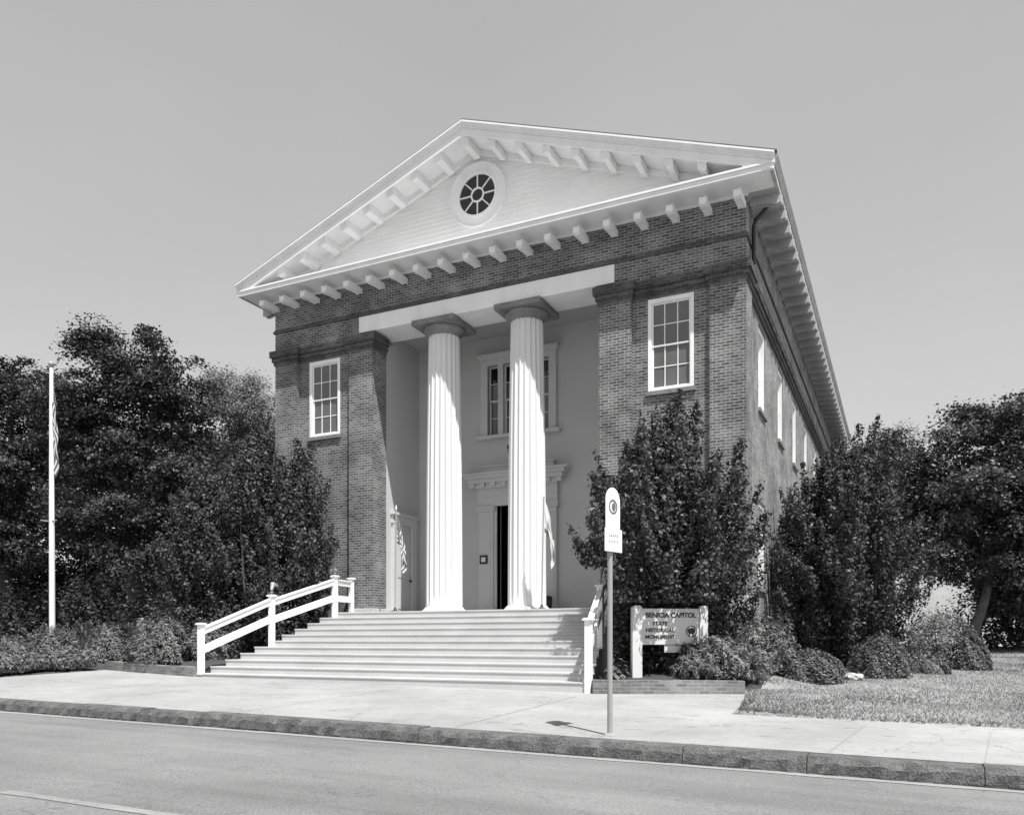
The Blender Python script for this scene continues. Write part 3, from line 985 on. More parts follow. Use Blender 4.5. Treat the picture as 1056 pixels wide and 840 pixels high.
stair = thing('wooden_steps', (0, -3, .1), 'wide flight of pale painted wooden steps climbing to the columned porch', 'steps')
for i in range(NST):
    yn, zt = -1.0 - TRD * i, FLOOR - RIS * i
    if i == 0: zt -= .004
    hw, hb = step_half(yn) + .08, step_half(yn + TRD) + .08
    b = MB()
    # tread with rounded nose
    b.add([(-hw, yn - .014, zt - .045), (hw, yn - .014, zt - .045), (hb, yn + TRD + .01, zt - .045), (-hb, yn + TRD + .01, zt - .045),
           (-hw, yn - .014, zt), (hw, yn - .014, zt), (hb, yn + TRD + .01, zt), (-hb, yn + TRD + .01, zt)],
          [(0, 3, 2, 1), (4, 5, 6, 7), (0, 1, 5, 4), (1, 2, 6, 5), (2, 3, 7, 6), (3, 0, 4, 7)]) if i > 0 else b.box(-hw, hw, yn - .014, yn + .02, zt - .045, zt)
    t_ = b.build('tread', M['tread'], stair)
    bevel(t_, .012, 2)
    r = MB()
    zb = zt - RIS - .002 if i < NST - 1 else 0
    if i < NST - 1:
        r.box(-hw + .02, hw - .02, yn, yn + .025, zt - RIS - .003, zt - .046)
    else:
        r.add([(-hw + .02, yn, zs(-hw, yn) - .05), (hw - .02, yn, zs(hw, yn) - .05), (hw - .02, yn, zt - .046), (-hw + .02, yn, zt - .046)], [(0, 1, 2, 3)])
    r.build('riser', M['riser'], stair)
# cut stringers closing the sides
for s in (-1, 1):
    b = MB()
    for i in range(NST):
        yn, zt = -1.0 - TRD * i, FLOOR - RIS * i
        for (ya, yb) in ((yn + .03, yn + TRD - .001 if i else -.1),):
            xa, xb2 = s * (step_half(ya) - .03), s * (step_half(yb) - .03)
            b.quad((xa, ya, -.1), (xb2, yb, -.1), (xb2, yb, zt - .046), (xa, ya, zt - .046))
    b.build('stringer', M['riser'], stair)


# ------------------------------------------------------------------ stair railings
def railing(s, label, posts_y):
    pts = []
    r = thing('stair_railing', (s * 4.4, -3, .2), label, 'railing', 'white stair railings')
    heads = {}
    for yy, top in posts_y:
        x = s * (step_half(yy) + (-.10 if yy < -1 else .15)) + (.16 if s > 0 else 0) if yy < -.5 else s * 3.97
        zt = top
        if yy < -4.5: zb = zs(x, yy) - .05 if s > 0 else .30 - .1
        else:
            i = max(0, int(math.ceil((-1.0 - yy - .02) / TRD - .001))); zb = FLOOR - RIS * i - .02
        b = MB(); w = .062
        b.box(x - w, x + w, yy - w, yy + w, zb, zt - .05)
        b.box(x - w - .035, x + w + .035, yy - w - .035, yy + w + .035, zt - .05, zt - .015); b.box(x - w - .015, x + w + .015, yy - w - .015, yy + w + .015, zt - .015, zt)
        bevel(b.build('post', M['white'], r), .01)
        pts.append(Vector((x, yy, zt)))
    for a, c in zip(pts[:-1], pts[1:]):
        d = (c - a); d.z = 0; d.normalize()
        for dz, h in ((-.20, .13), (-.62, .17)):
            b = MB(); b.beam(a + d * .05 + Vector((0, 0, dz)), c - d * .05 + Vector((0, 0, dz)), .05, h)
            if dz > -.5: b.beam(a + d * .05 + Vector((0, 0, dz + .085)), c - d * .05 + Vector((0, 0, dz + .085)), .11, .035)
            b.build('rail', M['white'], r)
    return pts


YP = ((-4.88, 1.41), (-3.0, 2.15), (-1.05, 2.76), (-.14, 2.76))
ptsL = railing(-1, 'white wooden railing up the left side of the steps, seen side on', YP)
ptsR = railing(1, 'white wooden railing at the right edge of the steps behind the pole sign', YP)


def floodlight(p, aim, label, group):
    t = thing('floodlight', p, label, 'floodlight', group)
    b = MB(); b.tube([p, p + Vector((0, 0, .16))], .018, 8); b.tube([p + Vector((0, 0, .05)), p + Vector((0, 0, .07))], .045, 10)
    b.build('stem', M['metal'], t)
    a = Vector(aim).normalized(); q = p + Vector((0, 0, .15))
    b = MB(); b.tube([q - a * .05, q, q + a * .10, q + a * .17], [.028, .04, .05, .075], 12)
    b.build('lamp_head', M['metal'], t)
    return t


floodlight(ptsL[1], (-.3, .6, .7), 'small floodlight on the middle post of the left stair railing', 'floodlights on the railing posts')
floodlight(ptsL[2], (-1, .1, -.1), 'small white floodlight turned sideways on the top corner post of the left stair railing', 'floodlights on the railing posts')
floodlight(ptsR[1], (0, .1, 1), 'small upright floodlight on a post of the right stair railing', 'floodlights on the railing posts')


# ------------------------------------------------------------------ flags
def limp_flag(name, mat, top, hoist, fly, out, label, fold=.05, group=None, nu=26, nv=20, droop=.88, pinch=.3):
    """cloth hanging from a pole: hoist edge on the pole, fly falling beside it"""
    o3 = Vector(out).normalized(); side = Vector((-o3.y, o3.x, 0))
    vs = []; uvs = []
    for j in range(nv + 1):
        v = j / nv
        for i in range(nu + 1):
            u = i / nu
            drop = fly * droop * (u ** 1.15)
            outw = fly * pinch * (math.sin(u * math.pi * .75) * (1 - .45 * v) * .55 + .12 * u)
            hz = hoist * (1 - v) * (1 - .25 * u)
            f = fold * min(1, u * 3) * math.sin(u * 9 + v * 6.5) + fold * .5 * math.sin(u * 17 - v * 4) * min(1, u * 3)
            p = Vector(top) + Vector((0, 0, -hz - drop)) + o3 * (outw + .02 + f * .6) + side * f
            vs.append(p); uvs.append((u, v))
    fs = []
    for j in range(nv):
        for i in range(nu):
            a = j * (nu + 1) + i
            fs.append((a, a + 1, a + nu + 2, a + nu + 1))
    b = MB(); b.add(vs, fs, smooth=True, uvs=uvs)
    return tag(b.build(name, mat, None, origin=top), label, 'flag', group)


def short_pole(x, y, lean, label):
    base = Vector((x, y, FLOOR)); top = base + Vector((lean, 0, 2.72))
    t = thing('flag_stand', base, label, 'flag stand')
    b = MB(); b.tube([base + Vector((0, 0, .02)), top], .017, 8)
    b.build('pole', M['metal'], t)
    b = MB(); b.lathe([(.15, 0), (.15, .02), (.05, .045), (.03, .12)], tuple(base), 20)
    b.build('base', M['black'], t)
    b = MB(); b.lathe([(.012, 0), (.03, .03), (.02, .08), (.004, .15)], tuple(top), 10)
    b.build('finial', M['polewhite'], t)
    return top


VX = Vector((R0, D0, 0))
tp = short_pole(-2.22, -.55, .03, 'slim flag stand with striped flag beside the left column')
limp_flag('striped_flag', M['us'], tp - Vector((0, 0, .12)), .75, 1.15, VX, 'limp stars and stripes flag hanging on the porch stand beside the left column', .06, pinch=.32, droop=.92)
tp = short_pole(2.06, -.55, .05, 'slim flag stand with white flag in front of the right column')
limp_flag('white_flag', M['state'], tp - Vector((0, 0, .03)), .8, 1.2, VX, 'limp white flag hanging on the porch stand in front of the right column', .05, pinch=.33, droop=1.0)

# tall flagpole on the left
fb = P(54, 645, 23.5); fb.z = zg(fb.x, fb.y) - .1
ft = P(50.5, 379, 23.5)
ft.x, ft.y = fb.x - .05, fb.y
fp = thing('flagpole', fb, 'tall white flagpole standing among low junipers before dark trees', 'flagpole')
b = MB(); b.tube([fb, fb.lerp(ft, .5), ft], [.085, .075, .048], 14); b.build('pole', M['polewhite'], fp)
b = MB(); b.lathe([(.03, 0), (.03, .03), (.07, .06), (.085, .12), (.06, .18), (.01, .2)], tuple(ft), 14); b.build('finial', M['metal'], fp)
cz = ft.lerp(fb, .51)
b = MB(); b.beam(cz + Vector((-.02, -.06, 0)) - VX * .24, cz + Vector((0, -.06, -.03)), .03, .03); b.beam(cz + Vector((0, -.06, -.03)), cz + VX * .20 + Vector((0, -.06, 0)), .025, .025)
b.build('cleat', M['metal'], fp)
b = MB(); b.tube([ft + VX * .07 + Vector((0, -.02, -.05)), cz + VX * .09 + Vector((0, -.03, 0))], .006, 5); b.build('halyard', M['polewhite'], fp)
limp_flag('striped_flag', M['us'], ft - Vector((0, 0, .25)), 1.25, 2.25, VX, 'limp stars and stripes flag hanging at the top of the tall flagpole', .045, pinch=.10, nv=26, nu=32)

# ------------------------------------------------------------------ pole sign at the kerb
pb = P(629, 754, 9.65); pb.z = zs(pb.x, pb.y)
ps = thing('street_sign', pb, 'tall white round topped street sign on a slim grey pole at the kerb', 'sign')
ztop = EAV = EYE + (660 - 503) / 840 * 9.65
zpan = EYE + (660 - 569) / 840 * 9.65
b = MB(); b.tube([pb - Vector((0, 0, .1)), Vector((pb.x, pb.y, ztop - .12))], .032, 12); b.build('pole', M['metal'], ps)
b = MB(); b.lathe([(.075, 0), (.07, .012), (.05, .018), (.04, .03)], tuple(pb), 16); b.build('collar', M['concrete'], ps)
# the panel stands edge-turned to the street
pa = math.radians(74)
pu = Vector((math.cos(pa), math.sin(pa), 0)); pn = Vector((pu.y, -pu.x, 0))


def T_sign(origin, u, n):
    return lambda p: origin + u * p.x + n * p.y + Vector((0, 0, p.z))


TS = T_sign(Vector((pb.x, pb.y, 0)) + pn * .036, pu, pn)
b = MB(lambda p: TS(p))
hw = .145; zc = ztop - hw * 1.15
out = [(-hw, zpan + .24), (hw, zpan + .24)] + [(hw * math.cos(a), zc + hw * 1.15 * math.sin(a)) for a in np.linspace(0, math.pi, 17)]
b.prism(out, 'y', 0, .008)
o = b.build('round_panel', M['polewhite'], ps)
b = MB(lambda p: TS(p)); b.box(-.175, .175, .009, .017, zpan, zpan + .27); b.build('lower_plate', M['polewhite'], ps)
b = MB(lambda p: TS(p)); ring(b, 0, zc - .06, .066, .086, .009, .012, 28)
b.build('emblem', M['inkgrey'], ps)
b = MB(lambda p: TS(p))
n = 20; b.add([(.04 * math.cos(2 * math.pi * k / n) + .012, .0115, zc - .06 + .05 * math.sin(2 * math.pi * k / n)) for k in range(n)], [tuple(range(n))])
b.build('emblem_mark', M['inkgrey'], ps)
b = MB(lambda p: TS(p))
rr = random.Random(4)
for row, (zz, n, w) in enumerate(((zpan + .19, 5, .028), (zpan + .12, 4, .034))):
    for k in range(n):
        u = -.075 + k * .15 / (n - 1)
        h_ = .016
        b.beam((u - w * .3, .0185, zz - h_), (u - w * .2, .0185, zz + h_), .007, .002, up=(0, 1, 0))
        b.beam((u - w * .2, .0185, zz + h_ * rr.uniform(-.6, 1)), (u + w * .3, .0185, zz + h_ * rr.uniform(-1, .6)), .007, .002, up=(0, 1, 0))
b.build('lettering', M['inkgrey'], ps)

# ------------------------------------------------------------------ park name sign
sp0 = P(656.5, 690, 15.7)
sg = thing('name_sign', sp0, 'pale wooden name board on two posts under the bush beside the steps', 'sign')
sa = math.radians(33)
su = Vector((math.cos(sa), math.sin(sa), 0)); sn = Vector((su.y, -su.x, 0))
SW = 1.33
TG = T_sign(Vector((sp0.x, sp0.y, 0)), su, sn)
zA = EYE + (660 - 627) / 840 * 15.7
b = MB(lambda p: TG(p)); b.prism([(-.095, sp0.z - .25), (.095, sp0.z - .25), (.095, zA + .02), (.05, zA + .055), (-.05, zA + .055), (-.095, zA + .02)], 'y', -.08, .06); b.build('post', M['signboard'], sg)
b = MB(lambda p: TG(p)); b.prism([(SW - .08, sp0.z - .25), (SW + .08, sp0.z - .25), (SW + .08, zA + .02), (SW + .05, zA + .055), (SW - .05, zA + .055), (SW - .08, zA + .02)], 'y', -.08, .06); b.build('post', M['signboard'], sg)
b = MB(lambda p: TG(p)); b.box(.095, SW - .08, -.02, .02, zA - .70, zA)
bd = b.build('board', M['signboard'], sg); bevel(bd, .008)
b = MB(lambda p: TG(p)); b.box(.55, .88, -.015, .015, zA - .85, zA - .71); b.build('small_plate', M['signboard'], sg)


def text_part(txt, size, u, z, parent, Tf, n, mat, squeeze=1.0, align='CENTER'):
    cu = bpy.data.curves.new('text', 'FONT'); cu.body = txt; cu.size = size; cu.align_x = align; cu.extrude = .004; cu.offset = size * .03
    ob = bpy.data.objects.new('text', cu); COL.objects.link(ob)
    dg = bpy.context.evaluated_depsgraph_get(); me = bpy.data.meshes.new_from_object(ob.evaluated_get(dg))
    bpy.data.objects.remove(ob)
    b = MB()
    b.add([Tf(Vector((u + v.co.x * squeeze, n + v.co.z, z + v.co.y))) for v in me.vertices], [tuple(p.vertices) for p in me.polygons])
    return b.build('lettering', M[mat], parent)


text_part('BENICIA CAPITOL', .128, .675, zA - .17, sg, TG, .0245, 'ink', .98)
text_part('STATE', .098, .46, zA - .32, sg, TG, .0245, 'ink', 1.05)
text_part('HISTORICAL', .098, .46, zA - .45, sg, TG, .0245, 'ink', 1.05)
text_part('MONUMENT', .098, .46, zA - .58, sg, TG, .0245, 'ink', 1.05)
b = MB(lambda p: TG(p)); n = 26
ring(b, 1.09, zA - .44, .095, .112, .021, .025, 28)
b.add([(1.09 + .085 * math.cos(2 * math.pi * k / n), .0235, zA - .43 + .06 * math.sin(2 * math.pi * k / n)) for k in range(n)], [tuple(range(n))])
b.box(1.04, 1.06, .021, .026, zA - .53, zA - .43); b.box(1.11, 1.13, .021, .026, zA - .53, zA - .43)
b.build('emblem', M['ink'], sg)


# ------------------------------------------------------------------ small things on the porch
pq = thing('plaque', (-1.07, PORCH - .12, 3.38), 'small dark framed white plaque on the left jamb of the main doorway', 'plaque')
b = MB(); b.box(-1.20, -.95, PORCH - .15, PORCH - .115, 3.25, 3.50); b.build('frame', M['black'], pq)
b = MB(); b.box(-1.145, -1.005, PORCH - .156, PORCH - .151, 3.305, 3.445); b.build('plate', M['polewhite'], pq)
bx = thing('litter_bin', (1.0, 2.0, FLOOR), 'small black bin on the porch floor right of the doorway', 'bin')
b = MB(); b.prism([(-.15, 0), (.15, 0), (.17, .44), (-.17, .44)], 'y', -.15, .15); b.T = None
b.v = [v + Vector((1.02, 2.0, FLOOR)) for v in b.v]; bevel(b.build('body', M['black'], bx), .01)
b = MB(); b.box(.84, 1.20, 1.83, 2.17, FLOOR + .443, FLOOR + .475); bevel(b.build('rim', M['black'], bx), .01)
ln = thing('hanging_lantern', (.03, 2.05, 6.3), 'black lantern hanging above the main doorway', 'lantern')
c = Vector((.03, 2.05, 6.24))
b = MB(); b.tube([c + Vector((0, 0, .42)), Vector((c.x, c.y, 9.9))], .012, 6); b.build('chain', M['black'], ln)
b = MB(); b.lathe([(.03, .42), (.06, .38), (.19, .28), (.20, .26), (.17, .25)], tuple(c), 6, smooth=False); b.build('cap', M['black'], ln)
b = MB()
for k in range(6):
    a = math.pi / 3 * k
    b.tube([c + Vector((.165 * math.cos(a), .165 * math.sin(a), .26)), c + Vector((.09 * math.cos(a), .09 * math.sin(a), -.08))], .012, 5)
b.lathe([(.02, -.16), (.06, -.12), (.095, -.08), (.095, -.06)], tuple(c), 6, smooth=False)
b.build('cage', M['black'], ln)
b = MB(); b.lathe([(.08, -.06), (.145, .24)], tuple(c), 6, smooth=False); b.build('glass', M['glass'], ln)


# ------------------------------------------------------------------ brick edgings, low wall, stone
def edging(p0, p1, label, h=.24):
    a, c = Vector((p0[0], p0[1], 0)), Vector((p1[0], p1[1], 0)); d = (c - a).normalized(); nrm = Vector((-d.y, d.x, 0))
    b = MB(); n = 12; L_ = (c - a).length
    vs = []; fs = []; uvs = []
    for i in range(n + 1):
        p = a + d * (L_ * i / n); zb = zs(p.x, p.y)
        jt = random.uniform(-.008, .008)
        for off, z, uu in ((0, zb - .08, -.08), (0, zb + h + jt, h), (.22, zb + h + jt, h + .22), (.22, zb - .08, h + .5)):
            q = p + nrm * off; vs.append((q.x, q.y, z)); uvs.append((L_ * i / n, uu))
    for i in range(n):
        for k in range(3):
            fs.append((i * 4 + k, (i + 1) * 4 + k, (i + 1) * 4 + k + 1, i * 4 + k + 1))
    b.add(vs, fs, uvs=uvs)
    b.add(vs[:4], [(0, 1, 2, 3)]); b.add(vs[-4:], [(3, 2, 1, 0)])
    return tag(b.build('brick_edging', M['edging'], None, origin=((a + c) / 2)), label, 'edging', 'brick edgings of the planting beds')


edging((-9.0, -4.1), (-4.86, -4.98), 'low brick edging of the planting bed left of the steps', .22)
edging((5.0, -5.0), (7.5, -3.95), 'low brick edging in front of the name sign right of the steps')
wl = P(112, 645, 26.5)
b = MB(); b.box(wl.x - 3.2, wl.x + 1.6, wl.y, wl.y + .2, wl.z - 1.0, wl.z + .1); b.box(wl.x + 1.3, wl.x + 1.75, wl.y - .05, wl.y + .25, wl.z - 1.0, wl.z + .24)
tag(bevel(b.build('garden_wall', M['stone'], None, origin=wl), .02), 'low grey garden wall with end pier behind the junipers on the left', 'wall')

st = P(880, 690, 17.0)
bm = bmesh.new(); bmesh.ops.create_icosphere(bm, subdivisions=3, radius=1)
for v in bm.verts:
    v.co *= 1 + .18 * math.sin(v.co.x * 5 + v.co.y * 3) * math.cos(v.co.z * 4); v.co.x *= .22; v.co.y *= .16; v.co.z *= .09
me = bpy.data.meshes.new('stone'); bm.to_mesh(me); bm.free(); me.materials.append(M['stone'])
o = bpy.data.objects.new('stone', me); COL.objects.link(o); o.location = (st.x, st.y, zg(st.x, st.y) + .06)
tag(o, 'pale flat stone on the lawn at the foot of a round clipped shrub', 'stone')


# ------------------------------------------------------------------ foliage
def leaf_mesh(name, C, Nn, size, mat, parent, tone=None, aspect=2.0, scatter=.55, clip=None):
    """C: leaf centres, Nn: rough facing directions; one rhombic face per leaf"""
    if clip is not None:
        k = clip(C); C, Nn = C[k], Nn[k]
        if tone is not None: tone = tone[k]
        if not np.isscalar(size): size = size[k]
    n = len(C)
    Nn = Nn + rng.normal(0, scatter, (n, 3)); Nn /= np.linalg.norm(Nn, axis=1, keepdims=True) + 1e-9
    r = rng.normal(0, 1, (n, 3))
    A = np.cross(Nn, r); A /= np.linalg.norm(A, axis=1, keepdims=True) + 1e-9
    B = np.cross(Nn, A)
    if np.isscalar(size): size = np.full(n, size)
    s = size * rng.uniform(.45, 1.55, n)
    hl = (s * .5)[:, None]; hw = (s * .5 / aspect)[:, None]
    V = np.stack([C - A * hl, C + B * hw + Nn * hw * .3, C + A * hl, C - B * hw + Nn * hw * .3], axis=1).reshape(-1, 3)
    org = np.array(wloc(parent)) if parent else C.mean(axis=0)
    V = V - org
    me = bpy.data.meshes.new(name)
    me.vertices.add(4 * n); me.vertices.foreach_set('co', V.astype(np.float32).ravel())
    me.loops.add(4 * n); me.loops.foreach_set('vertex_index', np.arange(4 * n, dtype=np.int32))
    me.polygons.add(n); me.polygons.foreach_set('loop_start', np.arange(0, 4 * n, 4, dtype=np.int32))
    me.polygons.foreach_set('loop_total', np.full(n, 4, dtype=np.int32))
    me.update(calc_edges=True)
    at = me.attributes.new('tone', 'FLOAT', 'FACE')
    if tone is None: tone = rng.uniform(0, 1, n)
    at.data.foreach_set('value', np.clip(tone, 0, 1).astype(np.float32))
    me.materials.append(mat); me.validate()
    o = bpy.data.objects.new(name, me); COL.objects.link(o)
    if parent: o.parent = parent
    else: o.location = org
    return o


def not_in_building(C):
    inside = (C[:, 0] > -W2 - .05) & (C[:, 0] < W2 + .05) & (C[:, 1] > -.07) & (C[:, 1] < BD)
    steps = (np.abs(C[:, 0]) < 4.05 + (-1.0 - np.minimum(C[:, 1], -1.0)) * .23 + .18) & (C[:, 1] > -5.2) & (C[:, 1] < -.1) & (C[:, 2] < 2.55)
    return ~inside & ~steps & ~((C[:, 0] > 0) & (C[:, 0] < 3.85) & (C[:, 1] < 0) & (C[:, 1] > -5))


def curve_pts(p0, p1, bend, n):
    t = np.linspace(0, 1, n)[:, None]
    return p0 * (1 - t) + p1 * t + bend * (4 * t * (1 - t))


def upright_bush(name, base, H, Rr, shoots, per, leaf, label, group, peaks=None, mat='leaf_holly', narrow=.35, clip=not_in_building, lowest=.08, cat='bush'):
    """many-stemmed upright evergreen: stems fan up and end in spiky leaders"""
    base = Vector(base)
    t = thing(name, base, label, cat, group)
    bn = np.array(base)
    Cs, Ns, Ts = [], [], []
    stems = MB()
    for k in range(shoots):
        a = rng.uniform(0, 2 * math.pi); q = rng.uniform(0, 1) ** .55
        # envelope: widest at 45 % of the height
        h = rng.uniform(lowest, 1.0)
        env = (narrow + (1 - narrow) * math.sin(min(1, h / .5) * math.pi / 2)) if h < .5 else math.cos((h - .5) / .5 * math.pi / 2) ** .6
        lob = 1 + .16 * math.sin(3 * a + k % 3) + .1 * math.sin(7 * a)
        rad = Rr * env * q * lob
        tip = bn + np.array([rad * math.cos(a), rad * math.sin(a), H * h])
        L_ = rng.uniform(.7, 1.3) * (.9 if h < .8 else 1.2)
        if rng.uniform() < .22:
            up = rng.uniform(.2, .6); tip = tip + np.array([.08 * math.cos(a), .08 * math.sin(a), up]); L_ += up
        inner = bn + np.array([rad * .62 * math.cos(a), rad * .62 * math.sin(a), max(.05, H * h - L_)])
        pts = curve_pts(inner, tip, np.array([math.cos(a), math.sin(a), 0]) * .06, 24)
        m_ = per
        ti = np.clip(rng.beta(1.6, 1.1, m_), 0, 1)
        c = pts[(ti * 23).astype(int)]
        sp = (.105 * (1 - ti) + .035)[:, None]
        off = rng.normal(0, 1, (m_, 3)) * sp
        Cs.append(c + off)
        nn = off / (np.linalg.norm(off, axis=1, keepdims=True) + 1e-6) + np.array([.35 * math.cos(a), .35 * math.sin(a), .55])
        Ns.append(nn)
        Ts.append(np.clip(rng.normal(.35, .22, m_) + .35 * ti * rng.uniform(0, 1, m_) + rng.uniform(-.22, .22), 0, 1))
    if peaks:
        for (dx, dy, h, L_) in peaks:
            tip = bn + np.array([dx, dy, h]); inner = bn + np.array([dx * .8, dy * .8, h - L_])
            pts = curve_pts(inner, tip, np.array([rng.normal(0, .04), rng.normal(0, .04), 0]), 24); m_ = int(per * 2.2)
            ti = rng.beta(1.2, 1.2, m_); c = pts[(ti * 23).astype(int)]
            off = rng.normal(0, 1, (m_, 3)) * (.13 * (1 - ti) + .04)[:, None]
            Cs.append(c + off); Ns.append(off * 4 + np.array([0, 0, .5])); Ts.append(rng.uniform(0, .9, m_))
    C = np.concatenate(Cs); Nn = np.concatenate(Ns); Tt = np.concatenate(Ts)
    leaf_mesh('foliage', C, Nn, leaf, M[mat], t, Tt, 1.7, clip=clip)
    for k in range(9):
        a = k * 2.4; rr = Rr * rng.uniform(.15, .6); h = H * rng.uniform(.5, .85)
        p0 = base + Vector((.12 * math.cos(a), .12 * math.sin(a), -.25)); p1 = base + Vector((rr * math.cos(a), rr * math.sin(a), h))
        mid = p0.lerp(p1, .5) + Vector((rr * .12 * math.cos(a), rr * .12 * math.sin(a), -.1))
        stems.tube([p0, mid, p1], [.05, .035, .012], 6)
    stems.build('stem', M['bark'], t)
    return t


def tree(name, base, lobes, clumps, per, leaf, label, group, mat, trunk_r=.28, lean=(0, 0), flat=.5, clump_r=.55, cat='tree', fork=.3, shell=.42):
    """base: foot of the trunk; lobes: (centre, radius) in world; crown clumps sit in the outer part of the lobes"""
    base = Vector(base)
    t = thing(name, base, label, cat, group)
    wts = np.array([r ** 2 for _, r in lobes]); wts /= wts.sum()
    Cs, Ns, Ts = [], [], []
    ends = []
    for k in range(clumps):
        i = rng.choice(len(lobes), p=wts); c0, r0 = lobes[i]; c0 = np.array(c0)
        d = rng.normal(0, 1, 3); d /= np.linalg.norm(d)
        rad = r0 * rng.uniform(0, 1) ** shell * rng.uniform(.85, 1.1)
        cc = c0 + d * rad * np.array([1, 1, .9])
        if k % 9 == 0: ends.append((i, Vector(cc)))
        m_ = int(per * rng.uniform(.6, 1.4))
        cr = clump_r * rng.uniform(.6, 1.35)
        off = rng.normal(0, .5, (m_, 3)) * np.array([cr, cr, cr * flat])
        off[:, 2] -= .25 * (off[:, 0] ** 2 + off[:, 1] ** 2) / cr        # sprays droop at their rims
        Cs.append(cc + off)
        Ns.append(np.tile(d * .5 + np.array([0, 0, .9]), (m_, 1)))
        Ts.append(np.clip(rng.normal(rng.uniform(.2, .7), .2, m_), 0, 1))
    C = np.concatenate(Cs); Nn = np.concatenate(Ns)
    leaf_mesh('crown', C, Nn, leaf, M[mat], t, np.concatenate(Ts), 1.8, clip=lambda Q: (Q[:, 2] > base.z + .1) & not_in_building(Q))
    cen = sum((Vector(c) * w for (c, _), w in zip(lobes, wts)), Vector((0, 0, 0)))
    top = Vector((base.x + lean[0], base.y + lean[1], base.z + (cen.z - base.z) * (.55 + fork * .5)))
    tr = MB()
    mid = base.lerp(top, .5) + Vector((.08, -.05, 0))
    tr.tube([base - Vector((0, 0, .3)), base + Vector((0, 0, .15)), mid, top], [trunk_r * 1.5, trunk_r * 1.1, trunk_r * .85, trunk_r * .6], 12)
    for c, r in lobes:
        c = Vector(c); k = top.lerp(c, .45) + Vector((rng.normal(0, .2), rng.normal(0, .2), -.25))
        tr.tube([mid.lerp(top, .75), k, c], [trunk_r * .5, trunk_r * .3, trunk_r * .12], 7)
    for i, e in ends:
        c = Vector(lobes[i][0]); tr.tube([top.lerp(c, .7), e.lerp(c, .4) - Vector((0, 0, .1)), e], [trunk_r * .16, trunk_r * .10, .012], 5)
    tr.build('trunk', M['bark'], t)
    return t


def mound(name, base, rx, ry, h, n, leaf, label, group, mat, spiky=0.0, lump=.12, cat='shrub', aspect=2.0, seed=0, sprigs=0):
    base = Vector((base[0], base[1], zg(base[0], base[1]) - .03))
    t = thing(name, base, label, cat, group)
    bn = np.array(base)
    ph = rng.uniform(0, 6, 6)
    a = rng.uniform(0, 2 * math.pi, n); ct = rng.uniform(0, 1, n) ** .8; el = np.arcsin(ct)
    rr = (.74 + .26 * rng.uniform(0, 1, n) ** .6) * (1 + lump * (np.sin(3 * a + ph[0]) * np.cos(2 * el + ph[1]) + .7 * np.sin(6 * a + ph[2] + 3 * el) + .5 * np.sin(11 * a + 7 * el + ph[3])))
    D = np.stack([np.cos(a) * np.cos(el), np.sin(a) * np.cos(el), np.sin(el)], 1)
    C = D * rr[:, None] * np.array([rx, ry, h])
    Nn = D + np.array([0, 0, .4]); T_ = rng.uniform(0, 1, n) * .7 + .15 * (np.sin(5 * a + ph[4]) + 1)
    if spiky:
        k = max(30, n // 60); parts = [C]; pn = [Nn]; pt = [T_]
        for j in range(k):
            aa = rng.uniform(0, 2 * math.pi); ee = math.asin(rng.uniform(.15, 1)); d = np.array([math.cos(aa) * math.cos(ee), math.sin(aa) * math.cos(ee), math.sin(ee)])
            s0 = d * np.array([rx, ry, h]) * .72; L_ = spiky * rng.uniform(.5, 1.2); dd = d * .8 + np.array([.15 * rng.normal(), .15 * rng.normal(), .45]); dd /= np.linalg.norm(dd)
            m_ = 46; tt = rng.uniform(0, 1, m_)
            droop = np.zeros((m_, 3)); droop[:, 2] = -.18 * tt ** 2 * L_
            c = s0 + dd * (tt * L_)[:, None] + droop + rng.normal(0, 1, (m_, 3)) * (.075 * (1.1 - tt))[:, None]
            parts.append(c); pn.append(np.tile(d + np.array([0, 0, .4]), (m_, 1))); pt.append(np.clip(rng.normal(.5, .2) + rng.normal(0, .12, m_), 0, 1))
        C = np.concatenate(parts); Nn = np.concatenate(pn); T_ = np.concatenate(pt)
    C = C + bn
    leaf_mesh('foliage', C, Nn, leaf, M[mat], t, T_, aspect, scatter=.38, clip=lambda Q: (Q[:, 2] > base.z - .02) & not_in_building(Q))
    b = MB()
    for j in range(7):
        aa = j * .9 + rng.uniform(0, .4); e = Vector((rx * .6 * math.cos(aa), ry * .6 * math.sin(aa), h * .6)) + base
        b.tube([base + Vector((0, 0, -.1)), base.lerp(e, .5) + Vector((0, 0, .04)), e], [.03, .02, .008], 5)
    b.build('stem', M['bark'], t)
    return t


def G(p, dz=0):
    return (p[0], p[1], zg(p[0], p[1]) + dz)


def clear_of_sign(C):
    rel = C - np.array([sp0.x, sp0.y, 0])
    u = rel[:, 0] * su.x + rel[:, 1] * su.y; n = rel[:, 0] * sn.x + rel[:, 1] * sn.y
    hit = (u > -.7) & (u < SW + .12) & (n > -.12) & (C[:, 2] < zA + .10)
    return ~hit & not_in_building(C)


